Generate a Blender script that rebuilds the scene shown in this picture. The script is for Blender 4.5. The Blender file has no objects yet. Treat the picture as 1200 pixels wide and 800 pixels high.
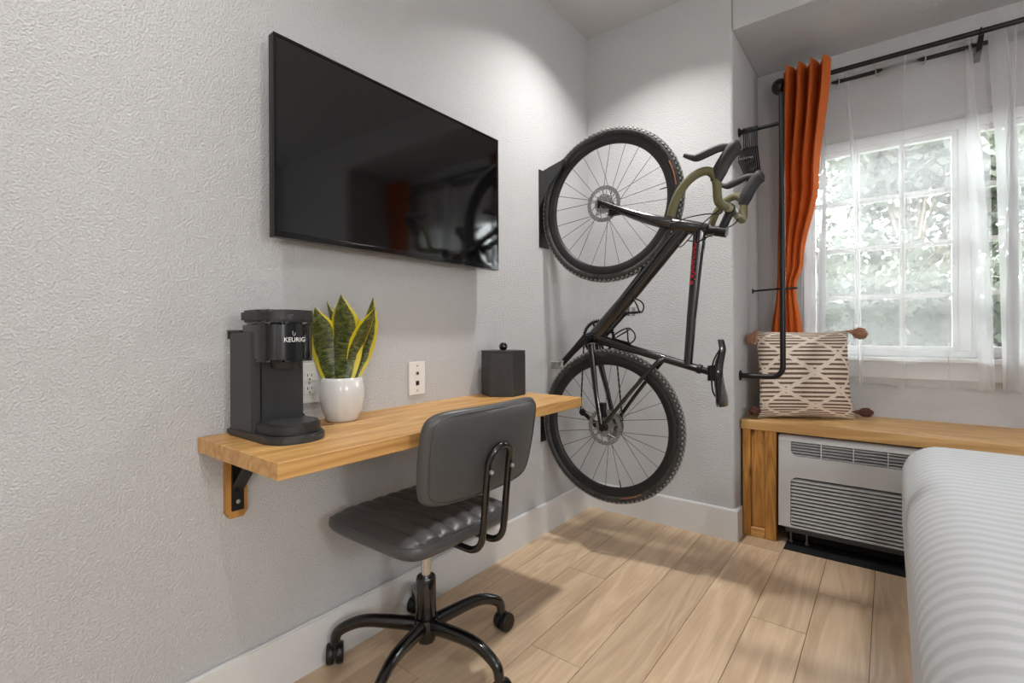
import bpy, bmesh, math, random
from mathutils import Vector, Matrix
random.seed(7)
PI = math.pi
scn = bpy.context.scene
COL = scn.collection

# ------------------------------------------------------------------ camera
cam_d = bpy.data.cameras.new('camera')
cam_d.sensor_width = 36.0
cam_d.lens = 572.4 / 1200 * 36
cam_d.shift_y = -(400 - 389.07) / 1200
cam_d.clip_start = 0.02
cam = bpy.data.objects.new('camera', cam_d)
COL.objects.link(cam)
_yaw, _roll = math.radians(37.672), math.radians(0.287)
_fw = Vector((-math.sin(_yaw), math.cos(_yaw), 0))
_rt = Vector((math.cos(_yaw), math.sin(_yaw), 0))
_up = Vector((0, 0, 1))
_cx = _rt * math.cos(_roll) - _up * math.sin(_roll)
_cy = _rt * math.sin(_roll) + _up * math.cos(_roll)
_m = Matrix((_cx, _cy, -_fw)).transposed().to_4x4()
_m.translation = Vector((1.37, 0, 1.0))
cam.matrix_world = _m
scn.camera = cam

# ------------------------------------------------------------------ world, lights, exposure
world = bpy.data.worlds.new('overcast_sky')
scn.world = world
world.use_nodes = True
_bg = world.node_tree.nodes['Background']
_bg.inputs[0].default_value = (0.93, 0.97, 1.0, 1)
_bg.inputs[1].default_value = 20.0
scn.view_settings.view_transform = 'Standard'
scn.view_settings.look = 'None'
scn.view_settings.gamma = 1
scn.view_settings.use_curve_mapping = False
scn.view_settings.exposure = 0.0
LAMP_W = {'near': 6.2, 'far': 13.0, 'room': 7.0, 'globe': 44.0, 'bedside_fill': 54.0}     # power of the ceiling downlights and of the added fill lamps

# ------------------------------------------------------------------ materials
def srgb(r, g, b):
    f = lambda c: (c / 255) / 12.92 if c / 255 <= 0.04045 else ((c / 255 + 0.055) / 1.055) ** 2.4
    return (f(r), f(g), f(b), 1)

class NT:
    def __init__(s, name):
        s.mat = bpy.data.materials.new(name)
        s.mat.use_nodes = True
        s.t = s.mat.node_tree
        s.p = s.t.nodes['Principled BSDF']
        s.out = s.t.nodes['Material Output']
    def n(s, typ, **kw):
        nd = s.t.nodes.new(typ)
        for k, v in kw.items():
            setattr(nd, k, v)
        return nd
    def l(s, a, b):
        s.t.links.new(a, b)
    def coord(s, scale=(1, 1, 1), kind='Object', rot=(0, 0, 0)):
        tc = s.n('ShaderNodeTexCoord'); mp = s.n('ShaderNodeMapping')
        mp.inputs['Scale'].default_value = scale
        mp.inputs['Rotation'].default_value = rot
        s.l(tc.outputs[kind], mp.inputs['Vector'])
        return mp.outputs['Vector']
    def noise(s, vec, scale, detail=3, rough=0.5, dist=0.0):
        nd = s.n('ShaderNodeTexNoise')
        nd.inputs['Scale'].default_value = scale
        nd.inputs['Detail'].default_value = detail
        nd.inputs['Roughness'].default_value = rough
        nd.inputs['Distortion'].default_value = dist
        s.l(vec, nd.inputs['Vector'])
        return nd.outputs['Fac']
    def ramp(s, fac, stops, interp='LINEAR'):
        r = s.n('ShaderNodeValToRGB')
        r.color_ramp.interpolation = interp
        e = r.color_ramp.elements
        while len(e) < len(stops):
            e.new(0.5)
        for k, (p, c) in enumerate(stops):
            e[k].position = p
            e[k].color = c if len(c) == 4 else (*c, 1)
        s.l(fac, r.inputs[0])
        return r.outputs[0]
    def bump(s, h, strength=0.3, dist=0.002, normal=None):
        b = s.n('ShaderNodeBump')
        b.inputs['Strength'].default_value = strength
        b.inputs['Distance'].default_value = dist
        s.l(h, b.inputs['Height'])
        if normal is not None:
            s.l(normal, b.inputs['Normal'])
        s.l(b.outputs[0], s.p.inputs['Normal'])
        return b.outputs[0]
    def math(s, op, a, b=None):
        m = s.n('ShaderNodeMath', operation=op)
        for k, v in enumerate((a, b)):
            if v is None: continue
            if isinstance(v, (int, float)): m.inputs[k].default_value = v
            else: s.l(v, m.inputs[k])
        return m.outputs[0]
    def mix(s, fac, a, b, blend='MIX'):
        m = s.n('ShaderNodeMix', data_type='RGBA', blend_type=blend)
        for k, v in ((0, fac), (6, a), (7, b)):
            if isinstance(v, (int, float)): m.inputs[k].default_value = v
            elif isinstance(v, tuple): m.inputs[k].default_value = v
            else: s.l(v, m.inputs[k])
        return m.outputs[2]
    def set(s, **kw):
        for k, v in kw.items():
            s.p.inputs[k.replace('_', ' ')].default_value = v
        return s

def plain(name, col, rough=0.5, metal=0.0, spec=0.5, coat=0.0, grain=0.0, grain_scale=200, bump=0.0, bump_scale=300):
    s = NT(name)
    s.set(Base_Color=col, Roughness=rough, Metallic=metal, Coat_Weight=coat)
    s.p.inputs['Specular IOR Level'].default_value = spec
    if grain:
        f = s.noise(s.coord(), grain_scale, 3)
        a = tuple(c * (1 - grain) for c in col[:3]) + (1,)
        b = tuple(min(1, c * (1 + grain)) for c in col[:3]) + (1,)
        s.l(s.ramp(f, [(0.3, a), (0.7, b)]), s.p.inputs['Base Color'])
    if bump:
        s.bump(s.noise(s.coord(), bump_scale, 3), bump, 0.001)
    return s.mat

def wall_material(name, col, strength=0.55):
    s = NT(name)
    s.set(Base_Color=col, Roughness=0.7)
    s.p.inputs['Specular IOR Level'].default_value = 0.25
    v = s.coord()
    a = s.noise(v, 200, 2, 0.5, 0.2)
    b = s.noise(v, 90, 2, 0.5)
    h = s.math('ADD', s.ramp(a, [(0.38, (0, 0, 0)), (0.66, (1, 1, 1))]), s.math('MULTIPLY', b, 0.6))
    s.bump(h, strength, 0.0042)
    return s.mat

def wood_material(name, light, dark, axis='Y', scale=1.0, rough=0.4, vary=0.0, contrast=1.0, knots=False, rings=9.0):
    s = NT(name)
    sc = {'X': (0.9, 9, 9), 'Y': (9, 0.9, 9), 'Z': (9, 9, 0.9)}[axis]
    tc = s.n('ShaderNodeTexCoord')
    oi = s.n('ShaderNodeObjectInfo')
    off = s.n('ShaderNodeVectorMath', operation='SCALE')
    comb = s.n('ShaderNodeCombineXYZ')
    for k in range(3): s.l(oi.outputs['Random'], comb.inputs[k])
    s.l(comb.outputs[0], off.inputs[0]); off.inputs['Scale'].default_value = 37.0
    add = s.n('ShaderNodeVectorMath', operation='ADD')
    s.l(tc.outputs['Object'], add.inputs[0]); s.l(off.outputs[0], add.inputs[1])
    mp = s.n('ShaderNodeMapping'); mp.inputs['Scale'].default_value = tuple(c * scale for c in sc)
    s.l(add.outputs[0], mp.inputs['Vector'])
    v = mp.outputs['Vector']
    big = s.noise(v, 1.1, 3, 0.5, 0.8)
    wv = s.math('FRACT', s.math('MULTIPLY', big, rings))
    ring = s.math('ABSOLUTE', s.math('SUBTRACT', wv, 0.5))
    mp2 = s.n('ShaderNodeMapping'); mp2.inputs['Scale'].default_value = tuple((c * scale * (6 if c > 1 else 1.6)) for c in sc)
    s.l(add.outputs[0], mp2.inputs['Vector'])
    fine = s.noise(mp2.outputs['Vector'], 2.2, 4, 0.6)
    f = s.math('ADD', s.math('MULTIPLY', ring, 0.75), s.math('MULTIPLY', fine, 0.6))
    f = s.math('ADD', f, s.math('MULTIPLY', s.noise(v, 0.35, 2), 0.3))
    lo, hi = 0.62 - 0.28 / contrast, 0.62 + 0.3 / contrast
    c = s.ramp(f, [(max(0, lo), dark), (min(1, hi), light)])
    if vary:
        hsv = s.n('ShaderNodeHueSaturation')
        mr = s.n('ShaderNodeMapRange'); mr.inputs[3].default_value = 1 - vary; mr.inputs[4].default_value = 1 + vary
        s.l(oi.outputs['Random'], mr.inputs[0]); s.l(mr.outputs[0], hsv.inputs['Value'])
        s.l(c, hsv.inputs['Color']); c = hsv.outputs[0]
    if knots:
        vo = s.n('ShaderNodeTexVoronoi'); vo.inputs['Scale'].default_value = 1.0
        mp3 = s.n('ShaderNodeMapping'); mp3.inputs['Scale'].default_value = tuple((7 if k > 1 else 3.0) for k in sc)
        s.l(add.outputs[0], mp3.inputs['Vector']); s.l(mp3.outputs[0], vo.inputs['Vector'])
        k = s.ramp(vo.outputs['Distance'], [(0.05, (1, 1, 1)), (0.13, (0, 0, 0))])
        c = s.mix(k, c, tuple(x * 0.35 for x in dark[:3]) + (1,))
    s.l(c, s.p.inputs['Base Color'])
    s.set(Roughness=rough)
    s.bump(fine, 0.12, 0.0008)
    return s.mat

M = {}
M['wall'] = wall_material('painted_textured_drywall', srgb(198, 198, 198))
M['ceil'] = wall_material('painted_ceiling', srgb(200, 200, 200), 0.15)
M['trim'] = plain('white_gloss_trim', srgb(222, 222, 221), 0.38)
M['vinyl'] = plain('white_window_vinyl', srgb(235, 236, 236), 0.35)
M['plank'] = wood_material('oak_vinyl_plank', srgb(222, 196, 164), srgb(180, 150, 120), 'Y', 1.0, 0.42, 0.10, 0.68, False, 5.0)
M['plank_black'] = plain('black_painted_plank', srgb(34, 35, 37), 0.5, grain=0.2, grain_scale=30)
M['sub'] = plain('dark_underlay', srgb(70, 58, 46), 0.9)
M['pine'] = wood_material('amber_stained_pine', srgb(218, 174, 110), srgb(172, 120, 60), 'Y', 0.8, 0.38, 0.07, 0.85, False, 6.0)
M['pinex'] = wood_material('amber_stained_pine_crosswise', srgb(216, 166, 98), srgb(160, 104, 46), 'X', 0.8, 0.42, 0.06, 0.9, True, 12)
M['pinez'] = wood_material('amber_stained_pine_upright', srgb(206, 150, 76), srgb(150, 94, 34), 'Z', 0.9, 0.45, 0.08, 1.0, True)
M['benchtop'] = wood_material('pale_pine_bench', srgb(216, 176, 118), srgb(176, 128, 72), 'X', 0.7, 0.42, 0.04, 0.85)
M['black_metal'] = plain('black_powder_coat', srgb(24, 24, 25), 0.38, 0.3)
M['black_gloss'] = plain('gloss_black_enamel', srgb(12, 12, 13), 0.16, 0.0, 0.6, 0.3)
M['chrome'] = plain('brushed_chrome', srgb(200, 200, 200), 0.22, 1.0)
M['steel'] = plain('steel', srgb(168, 168, 166), 0.42, 0.7)
M['rotor'] = plain('drilled_rotor_steel', srgb(150, 150, 148), 0.45, 0.6, grain=0.5, grain_scale=160)
M['ac_slat'] = plain('grey_louvre_plastic', srgb(176, 177, 177), 0.45)
M['plastic'] = plain('matte_charcoal_plastic', srgb(38, 38, 39), 0.48, bump=0.08, bump_scale=900)
M['plastic2'] = plain('dark_grey_plastic', srgb(50, 51, 52), 0.42)
M['plastic_gloss'] = plain('piano_black_plastic', srgb(8, 8, 9), 0.08, 0, 0.6, 0.4)
M['rubber'] = plain('black_rubber', srgb(30, 30, 30), 0.65)
M['caster'] = plain('black_nylon', srgb(15, 15, 16), 0.4)
M['leather'] = plain('black_faux_leather', srgb(72, 72, 72), 0.38, 0, 0.55, bump=0.12, bump_scale=500)
M['white_print'] = plain('silver_white_print', srgb(225, 225, 225), 0.5)
M['red_print'] = plain('red_print', srgb(196, 24, 40), 0.4)
M['ceramic'] = plain('white_glazed_ceramic', srgb(216, 215, 213), 0.18, 0, 0.5)
M['soil'] = plain('dark_soil', srgb(50, 38, 28), 0.95, grain=0.4, bump=0.8, bump_scale=120)
M['outlet'] = plain('white_outlet_plastic', srgb(228, 226, 222), 0.4)
M['outlet_edge'] = plain('grey_plate_edge', srgb(170, 168, 164), 0.45)
M['slot'] = plain('dark_slot', srgb(28, 26, 25), 0.7)
M['tv_bezel'] = plain('gloss_black_bezel', srgb(10, 10, 11), 0.14, 0, 0.5)
M['tv_screen'] = plain('black_screen_glass', srgb(5, 5, 6), 0.07, 0, 0.8)
M['canister'] = plain('charcoal_lacquer', srgb(46, 46, 48), 0.5, grain=0.15, grain_scale=40)
M['carbon'] = plain('black_bike_frame', srgb(18, 18, 19), 0.22, 0.0, 0.6, 0.5)
M['rim'] = plain('satin_black_rim', srgb(38, 38, 39), 0.42, 0.2)
M['tape'] = plain('olive_bar_tape', srgb(98, 94, 62), 0.7, grain=0.15, bump=0.2, bump_scale=700)
M['tape2'] = plain('pale_olive_bar_tape', srgb(150, 146, 118), 0.7)
M['hood'] = plain('dark_rubber_hood', srgb(38, 38, 39), 0.6, bump=0.15, bump_scale=800)
M['spoke'] = plain('dark_spoke_steel', srgb(70, 70, 70), 0.4, 0.7)
M['label_orange'] = plain('orange_tyre_label', srgb(160, 100, 66), 0.6)
M['ac'] = plain('light_grey_appliance_plastic', srgb(206, 207, 207), 0.42)
M['ac_dark'] = plain('black_appliance_base', srgb(20, 20, 21), 0.6)
M['ac_in'] = plain('grey_louvre_backing', srgb(120, 120, 120), 0.6)
M['tassel'] = plain('brown_yarn', srgb(168, 124, 100), 0.95, grain=0.35, grain_scale=120)
M['tassel_dark'] = plain('dark_brown_yarn', srgb(92, 56, 46), 0.95, grain=0.35, grain_scale=120)
M['bark'] = plain('grey_bark', srgb(96, 84, 72), 0.9, grain=0.3, grain_scale=20, bump=0.6, bump_scale=30)
M['lawn'] = plain('grass_green', srgb(120, 136, 92), 0.95, grain=0.3, grain_scale=8)
M['siding'] = plain('grey_siding', srgb(170, 168, 164), 0.8)
M['bed_base'] = plain('dark_bed_base', srgb(40, 38, 38), 0.7)
M['mattress'] = plain('white_mattress', srgb(222, 222, 222), 0.8)

def tyre_material():
    s = NT('dusty_tyre_rubber')
    f = s.noise(s.coord(), 60, 4, 0.7)
    s.l(s.ramp(f, [(0.35, srgb(34, 34, 34)), (0.75, srgb(74, 73, 71))]), s.p.inputs['Base Color'])
    s.set(Roughness=0.72)
    s.bump(f, 0.2, 0.001)
    return s.mat
M['tyre'] = tyre_material()
M['knob'] = plain('worn_tread_rubber', srgb(140, 139, 136), 0.8, grain=0.4, grain_scale=60)

def curtain_material():
    s = NT('burnt_orange_fabric')
    f = s.noise(s.coord((1, 1, 0.3)), 500, 2)
    s.l(s.ramp(f, [(0.3, srgb(198, 98, 40)), (0.7, srgb(214, 114, 54))]), s.p.inputs['Base Color'])
    s.set(Roughness=0.85)
    s.p.inputs['Specular IOR Level'].default_value = 0.2
    tr = s.n('ShaderNodeBsdfTranslucent'); tr.inputs[0].default_value = srgb(214, 110, 44)
    mx = s.n('ShaderNodeMixShader'); mx.inputs[0].default_value = 0.13
    s.l(s.p.outputs[0], mx.inputs[1]); s.l(tr.outputs[0], mx.inputs[2]); s.l(mx.outputs[0], s.out.inputs[0])
    s.bump(f, 0.15, 0.0005)
    return s.mat
M['orange'] = curtain_material()

def sheer_material(name, opacity):
    s = NT(name)
    d = s.n('ShaderNodeBsdfDiffuse'); d.inputs[0].default_value = (0.9, 0.9, 0.9, 1)
    t = s.n('ShaderNodeBsdfTranslucent'); t.inputs[0].default_value = (0.92, 0.92, 0.92, 1)
    tp = s.n('ShaderNodeBsdfTransparent')
    m1 = s.n('ShaderNodeMixShader'); m1.inputs[0].default_value = 0.72
    s.l(d.outputs[0], m1.inputs[1]); s.l(t.outputs[0], m1.inputs[2])
    m2 = s.n('ShaderNodeMixShader'); m2.inputs[0].default_value = opacity
    s.l(tp.outputs[0], m2.inputs[1]); s.l(m1.outputs[0], m2.inputs[2]); s.l(m2.outputs[0], s.out.inputs[0])
    return s.mat
M['sheer'] = sheer_material('white_sheer_voile', 0.21)
M['sheer_fold'] = sheer_material('white_sheer_voile_gathered', 0.42)
M['sheer_hem'] = sheer_material('white_sheer_voile_hem', 0.30)

def glass_material():
    s = NT('clear_window_glass')
    g = s.n('ShaderNodeBsdfGlossy'); g.inputs['Roughness'].default_value = 0.02
    tp = s.n('ShaderNodeBsdfTransparent'); tp.inputs[0].default_value = (0.96, 0.98, 0.97, 1)
    fr = s.n('ShaderNodeFresnel'); fr.inputs[0].default_value = 1.45
    mx = s.n('ShaderNodeMixShader')
    s.l(fr.outputs[0], mx.inputs[0]); s.l(tp.outputs[0], mx.inputs[1]); s.l(g.outputs[0], mx.inputs[2])
    s.l(mx.outputs[0], s.out.inputs[0])
    return s.mat
M['glass'] = glass_material()

def lens_material():
    s = NT('lit_lamp_lens')
    e = s.n('ShaderNodeEmission'); e.inputs[0].default_value = (1, 0.93, 0.84, 1); e.inputs[1].default_value = 6
    s.l(e.outputs[0], s.out.inputs[0])
    return s.mat
M['lens'] = lens_material()

def leaf_material():
    s = NT('tree_leaf')
    oi = s.n('ShaderNodeObjectInfo')
    f = s.noise(s.coord(), 3.0, 2)
    s.l(s.ramp(f, [(0.3, srgb(50, 52, 44)), (0.7, srgb(66, 69, 58))]), s.p.inputs['Base Color'])
    s.set(Roughness=0.6)
    tr = s.n('ShaderNodeBsdfTranslucent'); tr.inputs[0].default_value = srgb(84, 88, 74)
    mx = s.n('ShaderNodeMixShader'); mx.inputs[0].default_value = 0.35
    s.l(s.p.outputs[0], mx.inputs[1]); s.l(tr.outputs[0], mx.inputs[2]); s.l(mx.outputs[0], s.out.inputs[0])
    return s.mat
M['leaf'] = leaf_material()

def snake_material():
    s = NT('variegated_snake_plant')
    uv = s.n('ShaderNodeUVMap')
    sep = s.n('ShaderNodeSeparateXYZ'); s.l(uv.outputs[0], sep.inputs[0])
    edge = s.math('ABSOLUTE', s.math('SUBTRACT', sep.outputs[0], 0.5))
    wob = s.math('MULTIPLY', s.math('SUBTRACT', s.noise(s.coord(), 30, 2), 0.5), 0.12)
    e = s.math('ADD', edge, wob)
    mp = s.n('ShaderNodeMapping'); mp.inputs['Scale'].default_value = (3.0, 26, 1)
    s.l(uv.outputs[0], mp.inputs[0])
    band = s.noise(mp.outputs[0], 1.2, 4, 0.6, 1.2)
    green = s.ramp(band, [(0.36, srgb(34, 44, 22)), (0.5, srgb(74, 82, 38)), (0.66, srgb(122, 124, 66))])
    k = s.ramp(e, [(0.35, (0, 0, 0)), (0.39, (1, 1, 1))])
    c = s.mix(k, green, srgb(206, 188, 36))
    s.l(c, s.p.inputs['Base Color'])
    s.set(Roughness=0.35)
    return s.mat
M['snake'] = snake_material()

def pillow_material():
    s = NT('woven_diamond_cotton')
    uv = s.n('ShaderNodeUVMap')
    sep = s.n('ShaderNodeSeparateXYZ'); s.l(uv.outputs[0], sep.inputs[0])
    def tri(x):   # triangle wave 0..0.5
        return s.math('ABSOLUTE', s.math('SUBTRACT', s.math('FRACT', x), 0.5))
    a = tri(s.math('ADD', s.math('MULTIPLY', sep.outputs[0], 2.5), 0.15))
    b = tri(s.math('ADD', s.math('MULTIPLY', sep.outputs[1], 3.7), 0.1))
    d = s.math('ABSOLUTE', s.math('SUBTRACT', s.math('ADD', a, b), 0.5))
    # double line at the crossings: widen where a is near 0 or .5
    lat = s.math('LESS_THAN', d, 0.062)
    st = s.math('FRACT', s.math('MULTIPLY', sep.outputs[1], 29.0))
    stripe = s.math('LESS_THAN', s.math('ABSOLUTE', s.math('SUBTRACT', st, 0.5)), 0.24)
    mask = s.math('MULTIPLY', stripe, s.math('SUBTRACT', 1.0, lat))
    f = s.noise(s.coord(), 240, 2)
    cream = s.ramp(f, [(0.3, srgb(204, 190, 172)), (0.7, srgb(226, 214, 198))])
    brown = s.ramp(f, [(0.3, srgb(86, 64, 54)), (0.7, srgb(122, 98, 84))])
    s.l(s.mix(mask, cream, brown), s.p.inputs['Base Color'])
    s.set(Roughness=0.9)
    h = s.math('ADD', s.math('MULTIPLY', mask, -0.6), s.math('MULTIPLY', f, 0.5))
    s.bump(h, 0.5, 0.002)
    return s.mat
M['pillow'] = pillow_material()

def duvet_material():
    s = NT('white_satin_stripe_cotton')
    tc = s.n('ShaderNodeTexCoord'); sep = s.n('ShaderNodeSeparateXYZ'); s.l(tc.outputs['Object'], sep.inputs[0])
    w = s.noise(s.coord(), 2.5, 2)
    y = s.math('ADD', sep.outputs[1], s.math('MULTIPLY', w, 0.03))
    sn = s.math('SINE', s.math('MULTIPLY', y, 2 * PI / 0.042))
    f = s.math('ADD', s.math('MULTIPLY', sn, 0.5), 0.5)
    s.l(s.ramp(f, [(0.25, srgb(176, 177, 178)), (0.75, srgb(190, 191, 192))]), s.p.inputs['Base Color'])
    s.l(s.ramp(f, [(0.3, (0.72, 0.72, 0.72)), (0.7, (0.9, 0.9, 0.9))]), s.p.inputs['Roughness'])
    s.bump(s.math('ADD', f, s.math('MULTIPLY', s.noise(s.coord(), 9, 2), 0.8)), 0.22, 0.004)
    s.p.inputs['Specular IOR Level'].default_value = 0.2
    return s.mat
M['duvet'] = duvet_material()

# ------------------------------------------------------------------ mesh helpers
def bm_new():
    return bmesh.new()

def add_box(bm, lo, hi, rot=None, piv=None, bevel=0.0, seg=2):
    lo, hi = Vector(lo), Vector(hi)
    r = bmesh.ops.create_cube(bm, size=1.0)
    vs = r['verts']
    c, d = (lo + hi) / 2, hi - lo
    for v in vs:
        v.co = Vector((v.co.x * d.x, v.co.y * d.y, v.co.z * d.z)) + c
    if bevel:
        es = list({e for v in vs for e in v.link_edges})
        rb = bmesh.ops.bevel(bm, geom=es, offset=bevel, segments=seg, affect='EDGES', profile=0.5)
        vs = list({v for f in rb['faces'] for v in f.verts} | {v for v in vs if v.is_valid})
    if rot is not None:
        p = Vector(piv) if piv is not None else c
        for v in vs:
            v.co = rot @ (v.co - p) + p
    return vs

def catmull(pts, n=6, closed=False):
    pts = [Vector(p) for p in pts]
    out = []
    N = len(pts)
    rng = range(N if closed else N - 1)
    for i in rng:
        if closed:
            p0, p1, p2, p3 = pts[(i - 1) % N], pts[i], pts[(i + 1) % N], pts[(i + 2) % N]
        else:
            p0, p1, p2, p3 = pts[max(i - 1, 0)], pts[i], pts[i + 1], pts[min(i + 2, N - 1)]
        for k in range(n):
            t = k / n
            out.append(0.5 * ((2 * p1) + (p2 - p0) * t + (2 * p0 - 5 * p1 + 4 * p2 - p3) * t * t + (3 * p1 - p0 - 3 * p2 + p3) * t ** 3))
    if not closed:
        out.append(pts[-1])
    return out

def add_tube(bm, pts, rad, seg=8, cap=True, closed=False, ell=None, ref=None):
    """sweep a circle (or ellipse: ell=(width factor along ref, other)) along points"""
    pts = [Vector(p) for p in pts]
    n = len(pts)
    rads = rad if isinstance(rad, (list, tuple)) else [rad] * n
    if len(rads) != n:
        m = len(rads) - 1
        def _r(f):
            j = min(int(f * m), m - 1); return rads[j] + (rads[j + 1] - rads[j]) * (f * m - j)
        rads = [_r(i / (n - 1)) for i in range(n)]
    tang = []
    for i in range(n):
        a = pts[(i - 1) % n] if (closed or i > 0) else pts[i]
        b = pts[(i + 1) % n] if (closed or i < n - 1) else pts[i]
        t = (b - a)
        tang.append(t.normalized() if t.length > 1e-9 else Vector((0, 0, 1)))
    t0 = tang[0]
    r0 = Vector(ref) if ref is not None else (Vector((0, 0, 1)) if abs(t0.z) < 0.9 else Vector((1, 0, 0)))
    nrm = (r0 - t0 * r0.dot(t0)).normalized()
    rings = []
    for i in range(n):
        t = tang[i]
        if ref is not None:
            q = Vector(ref); q = q - t * q.dot(t)
            nrm = q.normalized() if q.length > 1e-6 else nrm
        else:
            nrm = (nrm - t * nrm.dot(t)).normalized()
        bi = t.cross(nrm)
        e = ell if ell else (1, 1)
        rings.append([bm.verts.new(pts[i] + (nrm * math.cos(2 * PI * k / seg) * e[0] + bi * math.sin(2 * PI * k / seg) * e[1]) * rads[i]) for k in range(seg)])
    m = n if closed else n - 1
    for i in range(m):
        A, B = rings[i], rings[(i + 1) % n]
        for k in range(seg):
            bm.faces.new((A[k], A[(k + 1) % seg], B[(k + 1) % seg], B[k]))
    if cap and not closed:
        bm.faces.new(list(reversed(rings[0]))); bm.faces.new(rings[-1])

def add_lathe(bm, prof, center=(0, 0, 0), axis='Z', seg=24, closed_prof=False):
    c = Vector(center)
    rings = []
    for r, h in prof:
        ring = []
        for k in range(seg):
            a = 2 * PI * k / seg
            x, y = r * math.cos(a), r * math.sin(a)
            p = {'Z': (x, y, h), 'Y': (x, h, y), 'X': (h, x, y)}[axis]
            ring.append(bm.verts.new(c + Vector(p)))
        rings.append(ring)
    N = len(rings)
    for i in range(N if closed_prof else N - 1):
        A, B = rings[i], rings[(i + 1) % N]
        for k in range(seg):
            bm.faces.new((A[k], A[(k + 1) % seg], B[(k + 1) % seg], B[k]))
    if not closed_prof:
        if prof[0][0] > 1e-6: bm.faces.new(list(reversed(rings[0])))
        if prof[-1][0] > 1e-6: bm.faces.new(rings[-1])

def add_prism(bm, poly, axis, a, b):
    """extrude a 2-D polygon along an axis from a to b; poly coords are the other two axes in xyz order"""
    def P(p, h):
        return {'X': (h, p[0], p[1]), 'Y': (p[0], h, p[1]), 'Z': (p[0], p[1], h)}[axis]
    A = [bm.verts.new(P(p, a)) for p in poly]
    B = [bm.verts.new(P(p, b)) for p in poly]
    n = len(poly)
    for i in range(n):
        bm.faces.new((A[i], A[(i + 1) % n], B[(i + 1) % n], B[i]))
    bm.faces.new(list(reversed(A))); bm.faces.new(B)

def add_sphere(bm, c, r, seg=16, sc=(1, 1, 1)):
    rr = bmesh.ops.create_uvsphere(bm, u_segments=seg, v_segments=max(6, seg // 2), radius=r)
    for v in rr['verts']:
        v.co = Vector((v.co.x * sc[0], v.co.y * sc[1], v.co.z * sc[2])) + Vector(c)
    return rr['verts']

def add_grid(bm, fn, nu, nv, uv=True, close_u=False):
    lay = bm.loops.layers.uv.verify() if uv else None
    V = [[bm.verts.new(fn(i / nu, j / nv)) for j in range(nv + 1)] for i in range(nu + (0 if close_u else 1))]
    for i in range(nu):
        for j in range(nv):
            i2 = (i + 1) % len(V)
            f = bm.faces.new((V[i][j], V[i2][j], V[i2][j + 1], V[i][j + 1]))
            if uv:
                for lp, (a, b) in zip(f.loops, ((i, j), (i + 1, j), (i + 1, j + 1), (i, j + 1))):
                    lp[lay].uv = (a / nu, b / nv)
    return V

def obj(name, bm, mat, parent=None, smooth=None, loc=None, weld=False):
    if weld:
        bmesh.ops.remove_doubles(bm, verts=bm.verts, dist=1e-6)
    bmesh.ops.recalc_face_normals(bm, faces=bm.faces)
    me = bpy.data.meshes.new(name)
    bm.to_mesh(me); bm.free()
    return obj_me(name, me, mat, parent, smooth, loc)

def obj_me(name, me, mat, parent=None, smooth=None, loc=None):
    if mat is not None and not me.materials:
        me.materials.append(M[mat] if isinstance(mat, str) else mat)
    o = bpy.data.objects.new(name, me)
    COL.objects.link(o)
    if parent is not None: o.parent = parent
    if loc is not None: o.location = loc
    if smooth is not None:
        me.polygons.foreach_set('use_smooth', [True] * len(me.polygons))
        if smooth < 180:
            me.set_sharp_from_angle(angle=math.radians(smooth))
    return o

def empty(name, loc=(0, 0, 0), rz=0.0, parent=None):
    o = bpy.data.objects.new(name, None)
    o.empty_display_size = 0.05
    COL.objects.link(o)
    o.location = loc; o.rotation_euler = (0, 0, rz)
    if parent: o.parent = parent
    return o

def tag(o, label, cat, group=None):
    o['label'] = label; o['category'] = cat
    if group: o['group'] = group
    return o

def struct(o):
    o['kind'] = 'structure'
    return o

def text_mesh(body, size, extrude=0.0006, bold=0.02):
    cu = bpy.data.curves.new('lettering', 'FONT')
    cu.body = body; cu.size = size; cu.extrude = extrude; cu.align_x = 'CENTER'; cu.align_y = 'CENTER'; cu.resolution_u = 2
    cu.offset = size * bold
    ob = bpy.data.objects.new('lettering', cu); COL.objects.link(ob)
    dg = bpy.context.evaluated_depsgraph_get()
    me = bpy.data.meshes.new_from_object(ob.evaluated_get(dg))
    bpy.data.objects.remove(ob); bpy.data.curves.remove(cu)
    return me

# ================================================================== SETTING
YB, XW, H, ZS, YW = 2.494, 0.783, 2.678, 2.438, 3.06
XR, XA, Y0 = 3.62, 2.53, -2.0          # right wall, right side of alcove, wall behind the camera
def boxo(name, lo, hi, mat, bevel=0.0, parent=None, seg=2, smooth=None):
    b = bm_new(); add_box(b, lo, hi, bevel=bevel, seg=seg)
    return obj(name, b, mat, parent, smooth)

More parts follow.
